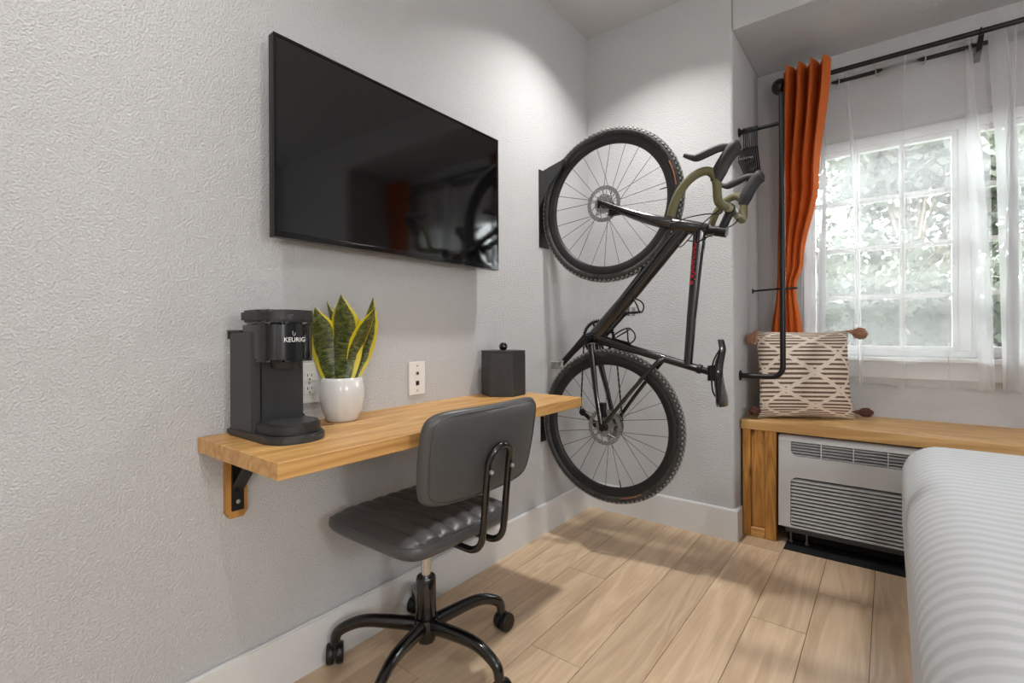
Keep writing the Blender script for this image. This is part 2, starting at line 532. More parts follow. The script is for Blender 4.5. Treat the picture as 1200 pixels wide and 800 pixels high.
# floor: dark underlay with planks
floor = struct(boxo('floor', (-0.1, Y0 - 0.1, -0.05), (XR + 0.1, YW + 0.2, -0.0035), 'sub'))
pw = 0.1695
seams = [-0.05, 0.12, 0.29, 0.46, 0.640, 0.810, 0.981, 1.150, 1.320]
while seams[-1] < XR: seams.append(seams[-1] + pw)
known = {0: [1.497], 1: [0.95], 5: [1.265], 8: [1.3], 2: [1.79], 3: [1.272], 4: [2.13], 6: [1.865], 7: [2.187]}
gap = 0.0009
for c in range(len(seams) - 1):
    x0, x1 = seams[c], seams[c + 1]
    js = list(known.get(c, [0.2 + ((c * 0.731) % 1.0) * 1.2]))
    while js[0] > Y0: js.insert(0, js[0] - 1.22)
    while js[-1] < YW: js.append(js[-1] + 1.22)
    cuts = [max(Y0, js[0])] + [j for j in js if Y0 < j < YW] + [YW]
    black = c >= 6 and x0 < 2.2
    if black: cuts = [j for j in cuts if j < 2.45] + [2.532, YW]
    for a, b in zip(cuts[:-1], cuts[1:]):
        bb = bm_new()
        xa, xb = max(x0, 0.0) + gap, min(x1, XR) - gap
        cx, cy = (xa + xb) / 2, (a + b) / 2
        add_box(bb, (xa - cx, a + gap - cy, -0.0035), (xb - cx, b - gap - cy, 0.0))
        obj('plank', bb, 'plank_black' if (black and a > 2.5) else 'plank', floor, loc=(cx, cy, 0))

struct(boxo('ceiling', (-0.1, Y0 - 0.1, H), (XR + 0.1, YW + 0.2, H + 0.1), 'ceil'))
struct(boxo('wall_left', (-0.12, Y0 - 0.1, -0.05), (0, YW + 0.2, H), 'wall'))
struct(boxo('wall_right', (XR, Y0 - 0.1, -0.05), (XR + 0.12, YW + 0.2, H), 'wall'))
struct(boxo('wall_rear', (0, Y0 - 0.12, -0.05), (XR, Y0, H), 'wall'))
# bicycle wall: pier left of the window alcove, header above it and pier on the right, one continuous wall
b = bm_new()
r_ = 0.018
def rounded_pier(x_in, x_out):
    s = 1 if x_in > x_out else -1
    pts = [(x_out, YB), (x_in - s * r_, YB)]
    for k in range(1, 6):
        a = PI / 2 * k / 6
        pts.append((x_in - s * r_ + s * r_ * math.sin(a), YB + r_ - r_ * math.cos(a)))
    pts += [(x_in, YB + r_), (x_in, YW + 0.14), (x_out, YW + 0.14)]
    return pts
add_prism(b, rounded_pier(XW, 0.0), 'Z', -0.05, H)
obj_w = struct(obj('wall_back', b, 'wall', smooth=40))
b = bm_new(); add_prism(b, rounded_pier(XA, XR), 'Z', -0.05, H)
struct(obj('wall_back_right', b, 'wall', smooth=40))
struct(boxo('wall_header', (XW - 0.001, YB, ZS), (XA + 0.001, YW + 0.14, H), 'wall', 0.006))
# window wall with opening
WX0, WX1, WZ0, WZ1 = 0.995, 2.315, 0.868, 2.002
b = bm_new()
add_box(b, (XW, YW, -0.05), (WX0, YW + 0.14, ZS)); add_box(b, (WX1, YW, -0.05), (XA, YW + 0.14, ZS))
add_box(b, (WX0, YW, -0.05), (WX1, YW + 0.14, WZ0)); add_box(b, (WX0, YW, WZ1), (WX1, YW + 0.14, ZS))
struct(obj('wall_window', b, 'wall'))

# baseboards
def baseboard(name, poly):
    bb = bm_new(); add_prism(bb, poly, 'Z', 0.0, 0.148)
    es = [e for e in bb.edges if all(abs(v.co.z - 0.148) < 1e-5 for v in e.verts)]
    bmesh.ops.bevel(bb, geom=es, offset=0.004, segments=2, affect='EDGES')
    return struct(obj(name, bb, 'trim'))
t = 0.016
baseboard('baseboard_left', [(0.0005, Y0), (t, Y0), (t, YB - 0.0005), (0.0005, YB - 0.0005)])
baseboard('baseboard_back', [(t, YB - t), (XW + t, YB - t), (XW + t, YB + 0.085), (XW + 0.0005, YB + 0.085), (XW + 0.0005, YB - 0.0005), (t, YB - 0.0005)])
baseboard('baseboard_right', [(XA - t, YB - t), (XR - 0.0005, YB - t), (XR - 0.0005, YB - 0.0005), (XA - 0.0005, YB - 0.0005), (XA - 0.0005, YB + 0.085), (XA - t, YB + 0.085)])

# window: recessed white frame, two sashes of 3 x 4 panes
win = empty('window_1', (0, YW + 0.07, WZ0)); struct(win)
def wbox(name, lo, hi, mat='vinyl', parent=win, bevel=0.003):
    bb = bm_new(); add_box(bb, lo, hi, bevel=bevel, seg=1)
    return obj(name, bb, mat, parent)
zT = WZ1 - WZ0
wbox('frame_head', (WX0, 0, zT - 0.05), (WX1, 0.065, zT - 0.0005)); wbox('frame_sill', (WX0, 0, 0.0005), (WX1, 0.065, 0.03))
wbox('frame_side', (WX0 + 0.0005, 0, 0.03), (WX0 + 0.035, 0.065, zT - 0.05)); wbox('frame_side', (WX1 - 0.035, 0, 0.03), (WX1 - 0.0005, 0.065, zT - 0.05))
wbox('mullion', (1.632, 0, 0.03), (1.678, 0.065, zT - 0.05))
for (xa, xb) in ((WX0 + 0.035, 1.632), (1.678, WX1 - 0.035)):
    sash = bm_new(); za, zb = 0.03, zT - 0.05; w = 0.022
    for lo, hi in (((xa, 0.012, za), (xb, 0.05, za + w)), ((xa, 0.012, zb - w), (xb, 0.05, zb)), ((xa, 0.012, za + w), (xa + w, 0.05, zb - w)), ((xb - w, 0.012, za + w), (xb, 0.05, zb - w))):
        add_box(sash, lo, hi, bevel=0.003, seg=1)
    so = obj('sash', sash, 'vinyl', win)
    xi0, xi1, zi0, zi1 = xa + w, xb - w, za + w, zb - w
    nx, nz = 3, 4
    for i in range(1, nx):
        x = xi0 + (xi1 - xi0) * i / nx
        wbox('muntin', (x - 0.011, 0.014, zi0), (x + 0.011, 0.056, zi1), parent=so, bevel=0.002)
    for j in range(1, nz):
        z = zi0 + (zi1 - zi0) * j / nz
        wbox('muntin', (xi0, 0.0145, z - 0.011), (xi1, 0.0555, z + 0.011), parent=so, bevel=0.002)
    for i in range(nx):
        for j in range(nz):
            p0 = (xi0 + (xi1 - xi0) * i / nx + 0.006, 0.030, zi0 + (zi1 - zi0) * j / nz + 0.006)
            p1 = (xi0 + (xi1 - xi0) * (i + 1) / nx - 0.006, 0.034, zi0 + (zi1 - zi0) * (j + 1) / nz - 0.006)
            wbox('pane', p0, p1, 'glass', so, 0)
# window stool and apron
b = bm_new()
add_box(b, (WX0 - 0.06, YW - 0.045, WZ0 - 0.022), (WX1 + 0.06, YW + 0.07, WZ0), bevel=0.004)
add_box(b, (WX0 - 0.04, YW - 0.014, WZ0 - 0.105), (WX1 + 0.04, YW - 0.0005, WZ0 - 0.0225), bevel=0.003)
struct(obj('trim_1', b, 'trim'))

# ceiling downlights (just out of the frame), plus an added flush fill lamp
def downlight(x, y, label, watts, r=0.05, spread=120):
    o = empty('ceiling_downlight', (x, y, H)); tag(o, label, 'ceiling light')
    bb = bm_new(); add_lathe(bb, [(r + 0.004, -0.001), (r + 0.03, -0.001), (r + 0.026, -0.008), (r + 0.006, -0.012)], seg=32, closed_prof=True)
    obj('trim_ring', bb, 'trim', o, 40)
    bb = bm_new(); add_lathe(bb, [(r + 0.005, -0.002), (r + 0.005, -0.005), (0.0, -0.005)], seg=32)
    obj('lens', bb, 'lens', o)
    ld = bpy.data.lights.new('downlight_lamp', 'AREA'); ld.shape = 'DISK'; ld.size = 2 * r; ld.energy = watts; ld.spread = math.radians(spread); ld.color = (1.0, 0.985, 0.965)
    lo = bpy.data.objects.new('downlight_lamp', ld); COL.objects.link(lo); lo.parent = o; lo.location = (0, 0, -0.02)
    return o
downlight(0.52, 0.12, 'round white ceiling downlight above the coffee maker end of the desk', LAMP_W['near'])
downlight(0.50, 1.92, 'round white ceiling downlight in front of the hanging bicycle', LAMP_W['far'])
downlight(2.1, -0.5, 'wide round flush fill lamp added to the ceiling near the foot of the bed', LAMP_W['room'], 0.22, 180)  # unseen lamp, added for soft ambient light

# glowing globes on poles, added out of view as general fill light
def fill_globe_lamp(x, y, hgt, label, watts, R=0.17):
    fl = tag(empty('fill_lamp', (x, y, 0)), label, 'fill lamp')
    b = bm_new(); add_lathe(b, [(0.0, 0.0005), (0.14, 0.0005), (0.14, 0.012), (0.02, 0.02), (0.0, 0.02)], seg=28); obj('base', b, 'black_metal', fl, 40)
    b = bm_new(); add_tube(b, [(0, 0, 0.02), (0, 0, hgt - R + 0.01)], 0.01, 10); obj('pole', b, 'black_metal', fl, 60)
    gm = NT('fill_globe_glow'); ge = gm.n('ShaderNodeEmission'); ge.inputs[0].default_value = (0.985, 0.99, 1.0, 1)
    ge.inputs[1].default_value = watts / (4 * PI * PI * R ** 2); gm.l(ge.outputs[0], gm.out.inputs[0])
    b = bm_new(); add_sphere(b, (0, 0, hgt), R, 24); obj('globe', b, gm.mat, fl, 180)
fill_globe_lamp(2.75, -1.35, 1.48, 'unseen fill light added as a white glowing globe on a slim pole in the rear corner', LAMP_W['globe'])  # added to light the walls and desk underside from behind the camera
fill_globe_lamp(3.28, 0.30, 1.36, 'unseen fill light added as a white glowing globe on a slim pole beside the bed head', LAMP_W['bedside_fill'])  # added to brighten the alcove, left wall and chair from the right

# ================================================================== OBJECTS
# ------------------------------------------------------------------ desk
DZ = 0.741
desk = tag(empty('wall_desk', (0, 0.485, 0)), 'floating amber pine desk shelf bracketed to the wall under the television', 'desk')
dz0, dl, dd = 0.704, 1.217, 0.403
for k, (xa, xb) in enumerate(((0.001, 0.134), (0.1345, 0.268), (0.2685, dd))):
    b = bm_new(); add_box(b, (xa, 0.0, dz0), (xb, dl, DZ), bevel=0.0015, seg=1)
    obj('board', b, 'pine', desk)
def desk_bracket(y, loc_parent):
    b = bm_new()   # wooden backing block
    add_prism(b, [(y - 0.026, dz0 - 0.0005), (y - 0.026, 0.535), (y - 0.016, 0.52), (y + 0.016, 0.52), (y + 0.026, 0.535), (y + 0.026, dz0 - 0.0005)], 'X', 0.0005, 0.02)
    obj('backing_block', b, 'pinez', loc_parent)
    b = bm_new()
    add_box(b, (0.0205, y - 0.015, 0.54), (0.0265, y + 0.015, dz0 - 0.0005), bevel=0.001, seg=1)
    add_box(b, (0.0265, y - 0.015, dz0 - 0.0065), (0.24, y + 0.015, dz0 - 0.0005))
    p = [(0.026, 0.600), (0.026, 0.618), (0.118, dz0 - 0.0065), (0.100, dz0 - 0.0065)]
    A = [(0.024, 0.588), (0.024, 0.606), (0.12, dz0 - 0.004), (0.138, dz0 - 0.004)]
    add_prism(b, A, 'Y', y - 0.013, y + 0.013)
    br = obj('bracket', b, 'black_metal', loc_parent)
    b = bm_new(); add_sphere(b, (0.027, y, 0.563), 0.006, 10, (0.5, 1, 1)); obj('screw', b, 'steel', br, 60)
desk_bracket(0.085, desk); desk_bracket(1.12, desk)

# ------------------------------------------------------------------ television
tv = tag(empty('television', (0.0, 1.109, 1.257)), 'flat black television mounted on the wall above the desk', 'television')
tw, th = 0.47, 0.543
b = bm_new()
add_box(b, (0.055, -tw, 0), (0.078, tw, th), bevel=0.003)
add_box(b, (0.035, -tw * 0.75, 0.06), (0.056, tw * 0.75, th * 0.75), bevel=0.01)
obj('housing', b, 'black_metal', tv)
b = bm_new()
for lo, hi in (((0.078, -tw, th - 0.008), (0.084, tw, th)), ((0.078, -tw, 0), (0.084, tw, 0.016)), ((0.078, -tw, 0.016), (0.084, -tw + 0.008, th - 0.008)), ((0.078, tw - 0.008, 0.016), (0.084, tw, th - 0.008))):
    add_box(b, lo, hi, bevel=0.001, seg=1)
obj('bezel', b, 'tv_bezel', tv)
b = bm_new(); add_box(b, (0.078, -tw + 0.008, 0.016), (0.0815, tw - 0.008, th - 0.008)); obj('screen', b, 'tv_screen', tv)
b = bm_new(); add_box(b, (0.001, -0.16, 0.12), (0.012, 0.16, 0.42)); add_box(b, (0.012, -0.1, 0.1), (0.036, -0.07, 0.44)); add_box(b, (0.012, 0.07, 0.1), (0.036, 0.1, 0.44))
obj('wall_bracket', b, 'black_metal', tv)

# ------------------------------------------------------------------ outlets
def wall_plate(name, y, z, label, cat, kind):
    o = tag(empty(name, (0.0, y, z)), label, cat)
    b = bm_new(); add_box(b, (0.0005, -0.0375, -0.06), (0.006, 0.0375, 0.06), bevel=0.002); obj('plate', b, 'outlet', o)
    def disc(yy, zz, r, mat, nm='screw', x=0.006):
        b = bm_new(); add_lathe(b, [(r, x), (r, x + 0.0015), (0, x + 0.002)], (0, yy, zz), 'X', 12); return obj(nm, b, mat, o)
    if kind == 'jack':
        disc(0, 0.045, 0.0035, 'outlet_edge'); disc(0, -0.045, 0.0035, 'outlet_edge')
        disc(0, 0.018, 0.007, 'steel', 'coaxial_socket'); disc(0, 0.018, 0.004, 'slot', 'socket_hole', 0.0078)
        b = bm_new(); add_box(b, (0.006, -0.008, -0.026), (0.0078, 0.008, -0.010), bevel=0.001, seg=1); obj('phone_socket', b, 'slot', o)
    else:
        disc(0, 0, 0.0035, 'outlet_edge')
        for zz in (0.0195, -0.0195):
            b = bm_new(); add_box(b, (0.006, -0.0165, zz - 0.014), (0.0085, 0.0165, zz + 0.014), bevel=0.002); s = obj('socket', b, 'outlet', o)
            for yy, hh in ((-0.0065, 0.004), (0.0065, 0.0033)):
                b = bm_new(); add_box(b, (0.0085, yy - 0.0012, zz + 0.004 - hh), (0.0088, yy + 0.0012, zz + 0.004 + hh)); obj('slot', b, 'slot', s)
            b = bm_new(); add_lathe(b, [(0.0026, 0.0085), (0.0026, 0.0089), (0, 0.0089)], (0, 0, zz - 0.008), 'X', 10); obj('slot', b, 'slot', s)
    return o
wall_plate('phone_plate', 1.2, 0.834, 'white wall plate with coaxial and phone jacks above the desk', 'wall plate', 'jack')
wall_plate('power_outlet', 0.780, 0.852, 'white double power outlet between coffee maker and plant pot', 'outlet', 'power')

# ------------------------------------------------------------------ coffee maker (front faces +x, local y across)
cm = tag(empty('coffee_maker', (0.02, 0.617, DZ)), 'black pod coffee maker on the end of the wooden desk', 'coffee maker')
def stadium(x0, x1, hw, r, n=7, back_r=0.006):
    """outline in x,y: square-ish rear at x0, rounded front at x1"""
    pts = [(x0, hw), (x0, -hw)]
    for k in range(n + 1):
        a = -PI / 2 + PI / 2 * k / n
        pts.append((x1 - r + r * math.cos(a), -hw + r + r * math.sin(a)))
    for k in range(n + 1):
        a = PI / 2 * k / n
        pts.append((x1 - r + r * math.cos(a), hw - r + r * math.sin(a)))
    return pts
def add_prism_bev(bm, poly, z0, z1, bev=0.003):
    bb = bmesh.new(); add_prism(bb, poly, 'Z', z0, z1)
    es = [e for e in bb.edges if abs(e.verts[0].co.z - e.verts[1].co.z) < 1e-6]
    bmesh.ops.bevel(bb, geom=es, offset=bev, segments=2, affect='EDGES')
    me = bpy.data.meshes.new('tmp'); bb.to_mesh(me); bb.free(); bm.from_mesh(me); bpy.data.meshes.remove(me)
b = bm_new(); add_prism_bev(b, stadium(0.002, 0.262, 0.072, 0.062), 0.0, 0.019, 0.004); obj('base', b, 'plastic2', cm, 35)
b = bm_new(); add_prism_bev(b, stadium(0.125, 0.252, 0.064, 0.056), 0.0195, 0.044, 0.004); tr = obj('drip_tray', b, 'plastic', cm, 35)
b = bm_new(); add_prism_bev(b, stadium(0.14, 0.244, 0.055, 0.048), 0.0435, 0.0455, 0.001); obj('drip_grate', b, 'plastic2', tr, 35)
b = bm_new(); add_prism_bev(b, [(0.018, 0.058), (0.018, -0.058), (0.150, -0.052), (0.150, 0.052)], 0.0195, 0.245, 0.002); obj('column', b, 'plastic', cm)
# water tank / side tower with its lip, on the side towards the near end of the desk
b = bm_new(); add_prism_bev(b, [(0.020, -0.053), (0.020, -0.071), (0.132, -0.071), (0.142, -0.066), (0.142, -0.053)], 0.0195, 0.262, 0.002); tk = obj('side_tower', b, 'plastic2', cm)
b = bm_new(); add_box(b, (0.006, -0.0715, 0.2625), (0.07, -0.053, 0.268), bevel=0.001, seg=1); add_box(b, (0.004, -0.0715, 0.245), (0.010, 0.06, 0.268), bevel=0.001, seg=1); obj('tank_lip', b, 'plastic2', tk)
b = bm_new(); add_box(b, (0.0005, -0.052, 0.02), (0.0175, 0.058, 0.262), bevel=0.004); obj('water_tank', b, 'ac', cm)
b = bm_new(); add_prism_bev(b, stadium(0.080, 0.208, 0.066, 0.052, 9), 0.190, 0.286, 0.006)
for v in b.verts:     # underside of the brew head rises towards the rear
    if v.co.z < 0.2 and v.co.x < 0.13: v.co.z += 0.02
hd = obj('brew_head', b, 'plastic_gloss', cm, 35)
b = bm_new(); add_prism_bev(b, stadium(0.076, 0.211, 0.068, 0.054, 9), 0.2865, 0.316, 0.005); obj('lid', b, 'plastic', cm, 35)
b = bm_new(); add_prism_bev(b, stadium(0.16, 0.216, 0.03, 0.02, 5), 0.291, 0.305, 0.003); obj('lid_handle', b, 'plastic', cm, 35)
b = bm_new(); add_lathe(b, [(0.03, 0.172), (0.034, 0.1895), (0.0, 0.1895)], (0.155, 0, 0), 'Z', 18); obj('spout', b, 'plastic', cm, 40)
# KEURIG lettering wrapped on the rounded front
def wrap_front(me, s0, zc):
    """x of the flat lettering runs along the head outline, starting on the near rounded corner"""
    hw, r, x1 = 0.0664, 0.0524, 0.2084
    def P(s):   # s: arc length, 0 at mid front
        flat = hw - r
        if abs(s) <= flat: return Vector((x1, s, 0)), Vector((1, 0, 0))
        sg = 1 if s > 0 else -1
        a = (abs(s) - flat) / r
        return Vector((x1 - r + r * math.cos(a), sg * (flat + r * math.sin(a)), 0)), Vector((math.cos(a), sg * math.sin(a), 0))
    for v in me.vertices:
        p, n = P(v.co.x + s0)
        q = p + n * (v.co.z + 0.0004)
        v.co = (q.x, q.y, zc + v.co.y)
    return me
obj_me('logo_lettering', wrap_front(text_mesh('KEURIG', 0.0155, 0.0004, 0.006), -0.001, 0.243), 'white_print', hd)
b = bm_new()
add_tube(b, [(-0.003, 0.012, 0), (-0.003, 0.003, 0), (0.0, 0.0, 0), (0.003, 0.003, 0), (0.003, 0.008, 0)], 0.0006, 5)
me = bpy.data.meshes.new('logo_mark'); b.to_mesh(me); b.free()
obj_me('logo_mark', wrap_front(me, -0.003, 0.253), 'white_print', hd)
# power cord with plug, from the machine to the outlet
b = bm_new()
add_tube(b, catmull([(0.0, 0.06, 0.10), (-0.004, 0.085, 0.085), (0.0, 0.11, 0.05), (0.03, 0.125, 0.02), (0.05, 0.10, 0.006), (0.02, 0.075, 0.004)], 6), 0.003, 6)
add_tube(b, catmull([(0.0, 0.078, 0.165), (0.012, 0.085, 0.12), (0.004, 0.10, 0.07), (0.012, 0.115, 0.012)], 6), 0.003, 6)
obj('power_cord', b, 'rubber', cm, 60)

# ------------------------------------------------------------------ plant in pot
pt = tag(empty('potted_snake_plant', (0.082, 0.84, DZ)), 'yellow-edged snake plant in a rounded white ceramic pot on the desk', 'plant')
b = bm_new(); add_lathe(b, [(0.0, 0.0), (0.040, 0.0), (0.046, 0.006), (0.057, 0.035), (0.064, 0.070), (0.0635, 0.095), (0.059, 0.118), (0.0555, 0.127), (0.053, 0.128), (0.051, 0.124), (0.051, 0.11), (0, 0.108)], seg=40)
obj('pot', b, 'ceramic', pt, 50)
b = bm_new(); add_lathe(b, [(0.0515, 0.104), (0.05, 0.1125), (0.03, 0.116), (0, 0.115)], seg=24); obj('soil', b, 'soil', pt, 60)
def snake_leaf(base, tip, width, face, curl=0.35, bend=0.02):
    b = bm_new()
    base, tip = Vector(base), Vector(tip)
    ax = (tip - base); L = ax.length; ax.normalize()
    side = ax.cross(Vector(face)).normalized(); nrm = side.cross(ax).normalized()
    def fn_side(off):
        def fn(u, v):
            w = width * (0.42 + 0.58 * math.sin(PI * min(1, (v * 0.86 + 0.10)))) if v < 0.5 else width * (0.42 + 0.58 * math.sin(PI * (v * 0.86 + 0.10)))
            w *= max(0.0, 1 - max(0, (v - 0.72) / 0.28) ** 1.7)
            s = (u - 0.5) * w
            c = curl * ((u - 0.5) * 2) ** 2 * w * 0.5
            edge = 1 - abs((u - 0.5) * 2) ** 4
            return base + ax * (L * v) + side * s + nrm * (c + bend * math.sin(v * PI * 1.2) + off * edge)
        return fn
    add_grid(b, fn_side(0.0016), 10, 22); add_grid(b, fn_side(-0.0016), 10, 22)
    return obj('leaf', b, 'snake', pt, 60, weld=True)
rt = Vector((math.cos(_yaw), math.sin(_yaw), 0)); tow = Vector((math.sin(_yaw), -math.cos(_yaw), 0))    # across / towards the room corner the leaves fan out in
def LP(a, c, z): return rt * a + tow * c + Vector((0, 0, z))
snake_leaf(LP(-0.002, 0.012, 0.105), LP(0.014, 0.03, 0.372), 0.100, tow * -1 + rt * 0.1)
snake_leaf(LP(-0.016, 0.008, 0.105), LP(-0.070, 0.02, 0.335), 0.092, tow * -1 - rt * 0.25)
snake_leaf(LP(-0.018, -0.012, 0.105), LP(-0.046, -0.03, 0.355), 0.05, tow * -1 + rt * 0.5)
snake_leaf(LP(0.016, -0.008, 0.105), LP(0.098, -0.01, 0.365), 0.058, tow * -1 + rt * 0.3)
snake_leaf(LP(0.020, 0.004, 0.105), LP(0.102, 0.022, 0.336), 0.05, tow * -0.7 - rt * 0.6, 0.6)
snake_leaf(LP(0.0, -0.02, 0.105), LP(-0.012, -0.035, 0.345), 0.045, tow * -1)

# ------------------------------------------------------------------ hexagonal canister with ball knob
cn = tag(empty('hexagonal_canister', (0.1, 1.585, DZ)), 'charcoal hexagonal lidded canister with a glossy ball knob on the desk', 'canister')
a0 = math.radians(-56.6 + 30)
hexp = [(0.0914 * math.cos(a0 + k * PI / 3), 0.0914 * math.sin(a0 + k * PI / 3)) for k in range(6)]
b = bm_new(); add_prism_bev(b, hexp, 0.0, 0.176, 0.002); obj('body', b, 'canister', cn)
b = bm_new(); add_prism_bev(b, [(x * 1.015, y * 1.015) for x, y in hexp], 0.1765, 0.184, 0.002); ld_ = obj('lid', b, 'canister', cn)
b = bm_new(); add_lathe(b, [(0.006, 0.184), (0.006, 0.19)], seg=12); add_sphere(b, (0, 0, 0.2), 0.0175, 20); obj('knob', b, 'plastic_gloss', ld_, 60)

# ------------------------------------------------------------------ office chair
ch = tag(empty('office_chair', (0.262, 1.005, 0.0)), 'black channel-tufted leather swivel chair on casters pulled up to the desk', 'chair')
def cushion(fn3, nu, nv, T, p=6.0, q=2.4):
    """closed pad: fn3(u,v,h) places u,v in [-1,1] (rounded rectangle) and h the height"""
    b = bm_new()
    def sq(s): return math.sin(PI / 2 * (2 * s - 1))
    def side(sgn):
        def fn(a, c):
            u, v = sq(a), sq(c)
            m = min(1.0, (abs(u) ** p + abs(v) ** p) ** (1 / p)) if (u or v) else 0
            # map the square to a rounded rectangle
            mx = max(abs(u), abs(v))
            k = 1.0
            if mx > 1e-6:
                uu, vv = u / mx, v / mx
                k = 1.0 / ((abs(uu) ** 7 + abs(vv) ** 7) ** (1 / 7))
            h = sgn * T / 2 * max(0.0, 1 - mx ** 5) ** (1 / q)
            return fn3(u * k, v * k, h, sgn)
        return fn
    add_grid(b, side(1), nu, nv); add_grid(b, side(-1), nu, nv)
    return b
def seat_fn(u, v, h, sgn):
    z = 0.444 + h
    edge = max(abs(u), abs(v))
    if sgn > 0:
        k = abs(math.sin(v * PI * 4.0)) ** 0.55
        z += (k - 1) * 0.013 * (1 - edge ** 8)
        z -= 0.010 * max(0, -u) ** 4
    x = u * 0.206 - 0.022; y = v * 0.212
    return Vector((x, y, z))
seat = obj('seat', cushion(seat_fn, 40, 96, 0.082), 'leather', ch, 60, weld=True)
# piping seam around the seat top
def outline(n=64, e=7.0):
    pts = []
    for k in range(n):
        a = 2 * PI * k / n
        c, s = math.cos(a), math.sin(a)
        r = 1 / ((abs(c) ** e + abs(s) ** e) ** (1 / e))
        pts.append((c * r, s * r))
    return pts
b = bm_new(); add_tube(b, [(u * 0.2035 - 0.022, v * 0.2095, 0.459 - 0.010 * max(0, -u) ** 4) for u, v in outline()], 0.0025, 6, closed=True); obj('piping', b, 'leather', seat, 60)
b = bm_new(); add_box(b, (-0.11, -0.1, 0.396), (0.11, 0.1, 0.405), bevel=0.003); add_box(b, (-0.05, -0.04, 0.38), (0.05, 0.04, 0.396), bevel=0.004); obj('seat_plate', b, 'black_metal', ch)
tilt = math.radians(9)
def back_fn(u, v, h, sgn):   # u vertical, v across
    zz = u * 0.128
    hw = 0.236 - 0.012 * max(0, -u)
    yy = v * hw
    x = 0.222 + h - 0.035 * v * v + zz * math.sin(tilt)
    return Vector((x, yy + 0.042, 0.676 + zz * math.cos(tilt)))
back = obj('backrest', cushion(back_fn, 30, 48, 0.056), 'leather', ch, 60, weld=True)
for hh in (0.019,):
    b = bm_new(); add_tube(b, [back_fn(u * 0.93, v * 0.93, hh, 1) for u, v in outline()], 0.002, 6, closed=True); obj('piping', b, 'leather', back, 60)
# looped back support tube
yc = 0.03
def tube_side(s):
    return [(0.07, yc + s * 0.045, 0.408), (0.16, yc + s * 0.045, 0.404), (0.205, yc + s * 0.045, 0.406), (0.233, yc + s * 0.045, 0.428), (0.243, yc + s * 0.045, 0.47), (0.250, yc + s * 0.045, 0.54), (0.262, yc + s * 0.045, 0.65)]
p = catmull(tube_side(-1), 5)
arc = [(0.262 + 0.014 * math.sin(a), yc - 0.045 * math.cos(a), 0.65 + 0.045 * math.sin(a)) for a in [PI * k / 10 for k in range(1, 10)]]
p = p + [Vector(q) for q in arc] + list(reversed(catmull(tube_side(1), 5)))
b = bm_new(); add_tube(b, p, 0.0098, 10); sup = obj('back_support', b, 'black_gloss', ch, 60)
for s in (-1, 1):
    b = bm_new(); add_lathe(b, [(0.006, 0), (0.006, 0.006), (0.003, 0.009), (0, 0.009)], (0.270, yc + s * 0.045, 0.628), 'X', 10); obj('bolt', b, 'steel', sup)
b = bm_new(); add_lathe(b, [(0.0140, 0.26), (0.0140, 0.382)], seg=20); obj('gas_lift', b, 'chrome', ch, 40)
b = bm_new(); add_lathe(b, [(0.026, 0.095), (0.0300, 0.10), (0.0300, 0.262), (0.027, 0.268), (0.0, 0.268)], seg=22); obj('column', b, 'black_gloss', ch, 40)
b = bm_new(); add_lathe(b, [(0.0, 0.075), (0.026, 0.075), (0.036, 0.10), (0.040, 0.122), (0.034, 0.145), (0.0, 0.14)], seg=22); obj('hub', b, 'black_gloss', ch, 40)
legp = catmull([(0.02, 0, 0.122), (0.09, 0, 0.130), (0.17, 0, 0.135), (0.22, 0, 0.126), (0.266, 0, 0.100), (0.276, 0, 0.066)], 5)
lb = bm_new(); add_tube(lb, legp, [0.0225 - 0.008 * i / (len(legp) - 1) for i in range(len(legp))], 10, ell=(1.0, 0.85), ref=(0, 0, 1) if False else None)
leg_me = bpy.data.meshes.new('leg'); bmesh.ops.recalc_face_normals(lb, faces=lb.faces); lb.to_mesh(leg_me); lb.free()
cb = bm_new()
for s in (-1, 1):
    add_lathe(cb, [(0.0, s * 0.004), (0.028, s * 0.004), (0.030, s * 0.007), (0.030, s * 0.020), (0.027, s * 0.024), (0.010, s * 0.025), (0.0, s * 0.024)], (0.012, 0, 0.0302), 'Y', 18)
bmesh.ops.recalc_face_normals(cb, faces=cb.faces)
cas_me = bpy.data.meshes.new('caster_wheel'); cb.to_mesh(cas_me); cb.free()
hb = bm_new(); add_tube(hb, [(0, 0, 0.04), (0, 0, 0.072)], 0.0105, 10)
add_prism(hb, [(-0.014, 0.028), (-0.010, 0.050), (0.006, 0.058), (0.022, 0.054), (0.030, 0.044), (0.012, 0.030)], 'Y', -0.0035, 0.0035)
bmesh.ops.recalc_face_normals(hb, faces=hb.faces)
hood_me = bpy.data.meshes.new('caster_hood'); hb.to_mesh(hood_me); hb.free()
for k in range(5):
    a = math.radians(2 + 72 * k)
    lo = obj_me('leg', leg_me, 'black_gloss', ch, 60); lo.rotation_euler = (0, 0, a)
    c = obj_me('caster', cas_me, 'caster', lo, 45); c.location = (0.276, 0, 0); c.rotation_euler = (0, 0, 1.0 - a + 0.5 * k)
    hcap = obj_me('caster_stem', hood_me, 'caster', lo, 45); hcap.location = (0.276, 0, 0); hcap.rotation_euler = (0, 0, 1.0 - a + 0.5 * k)

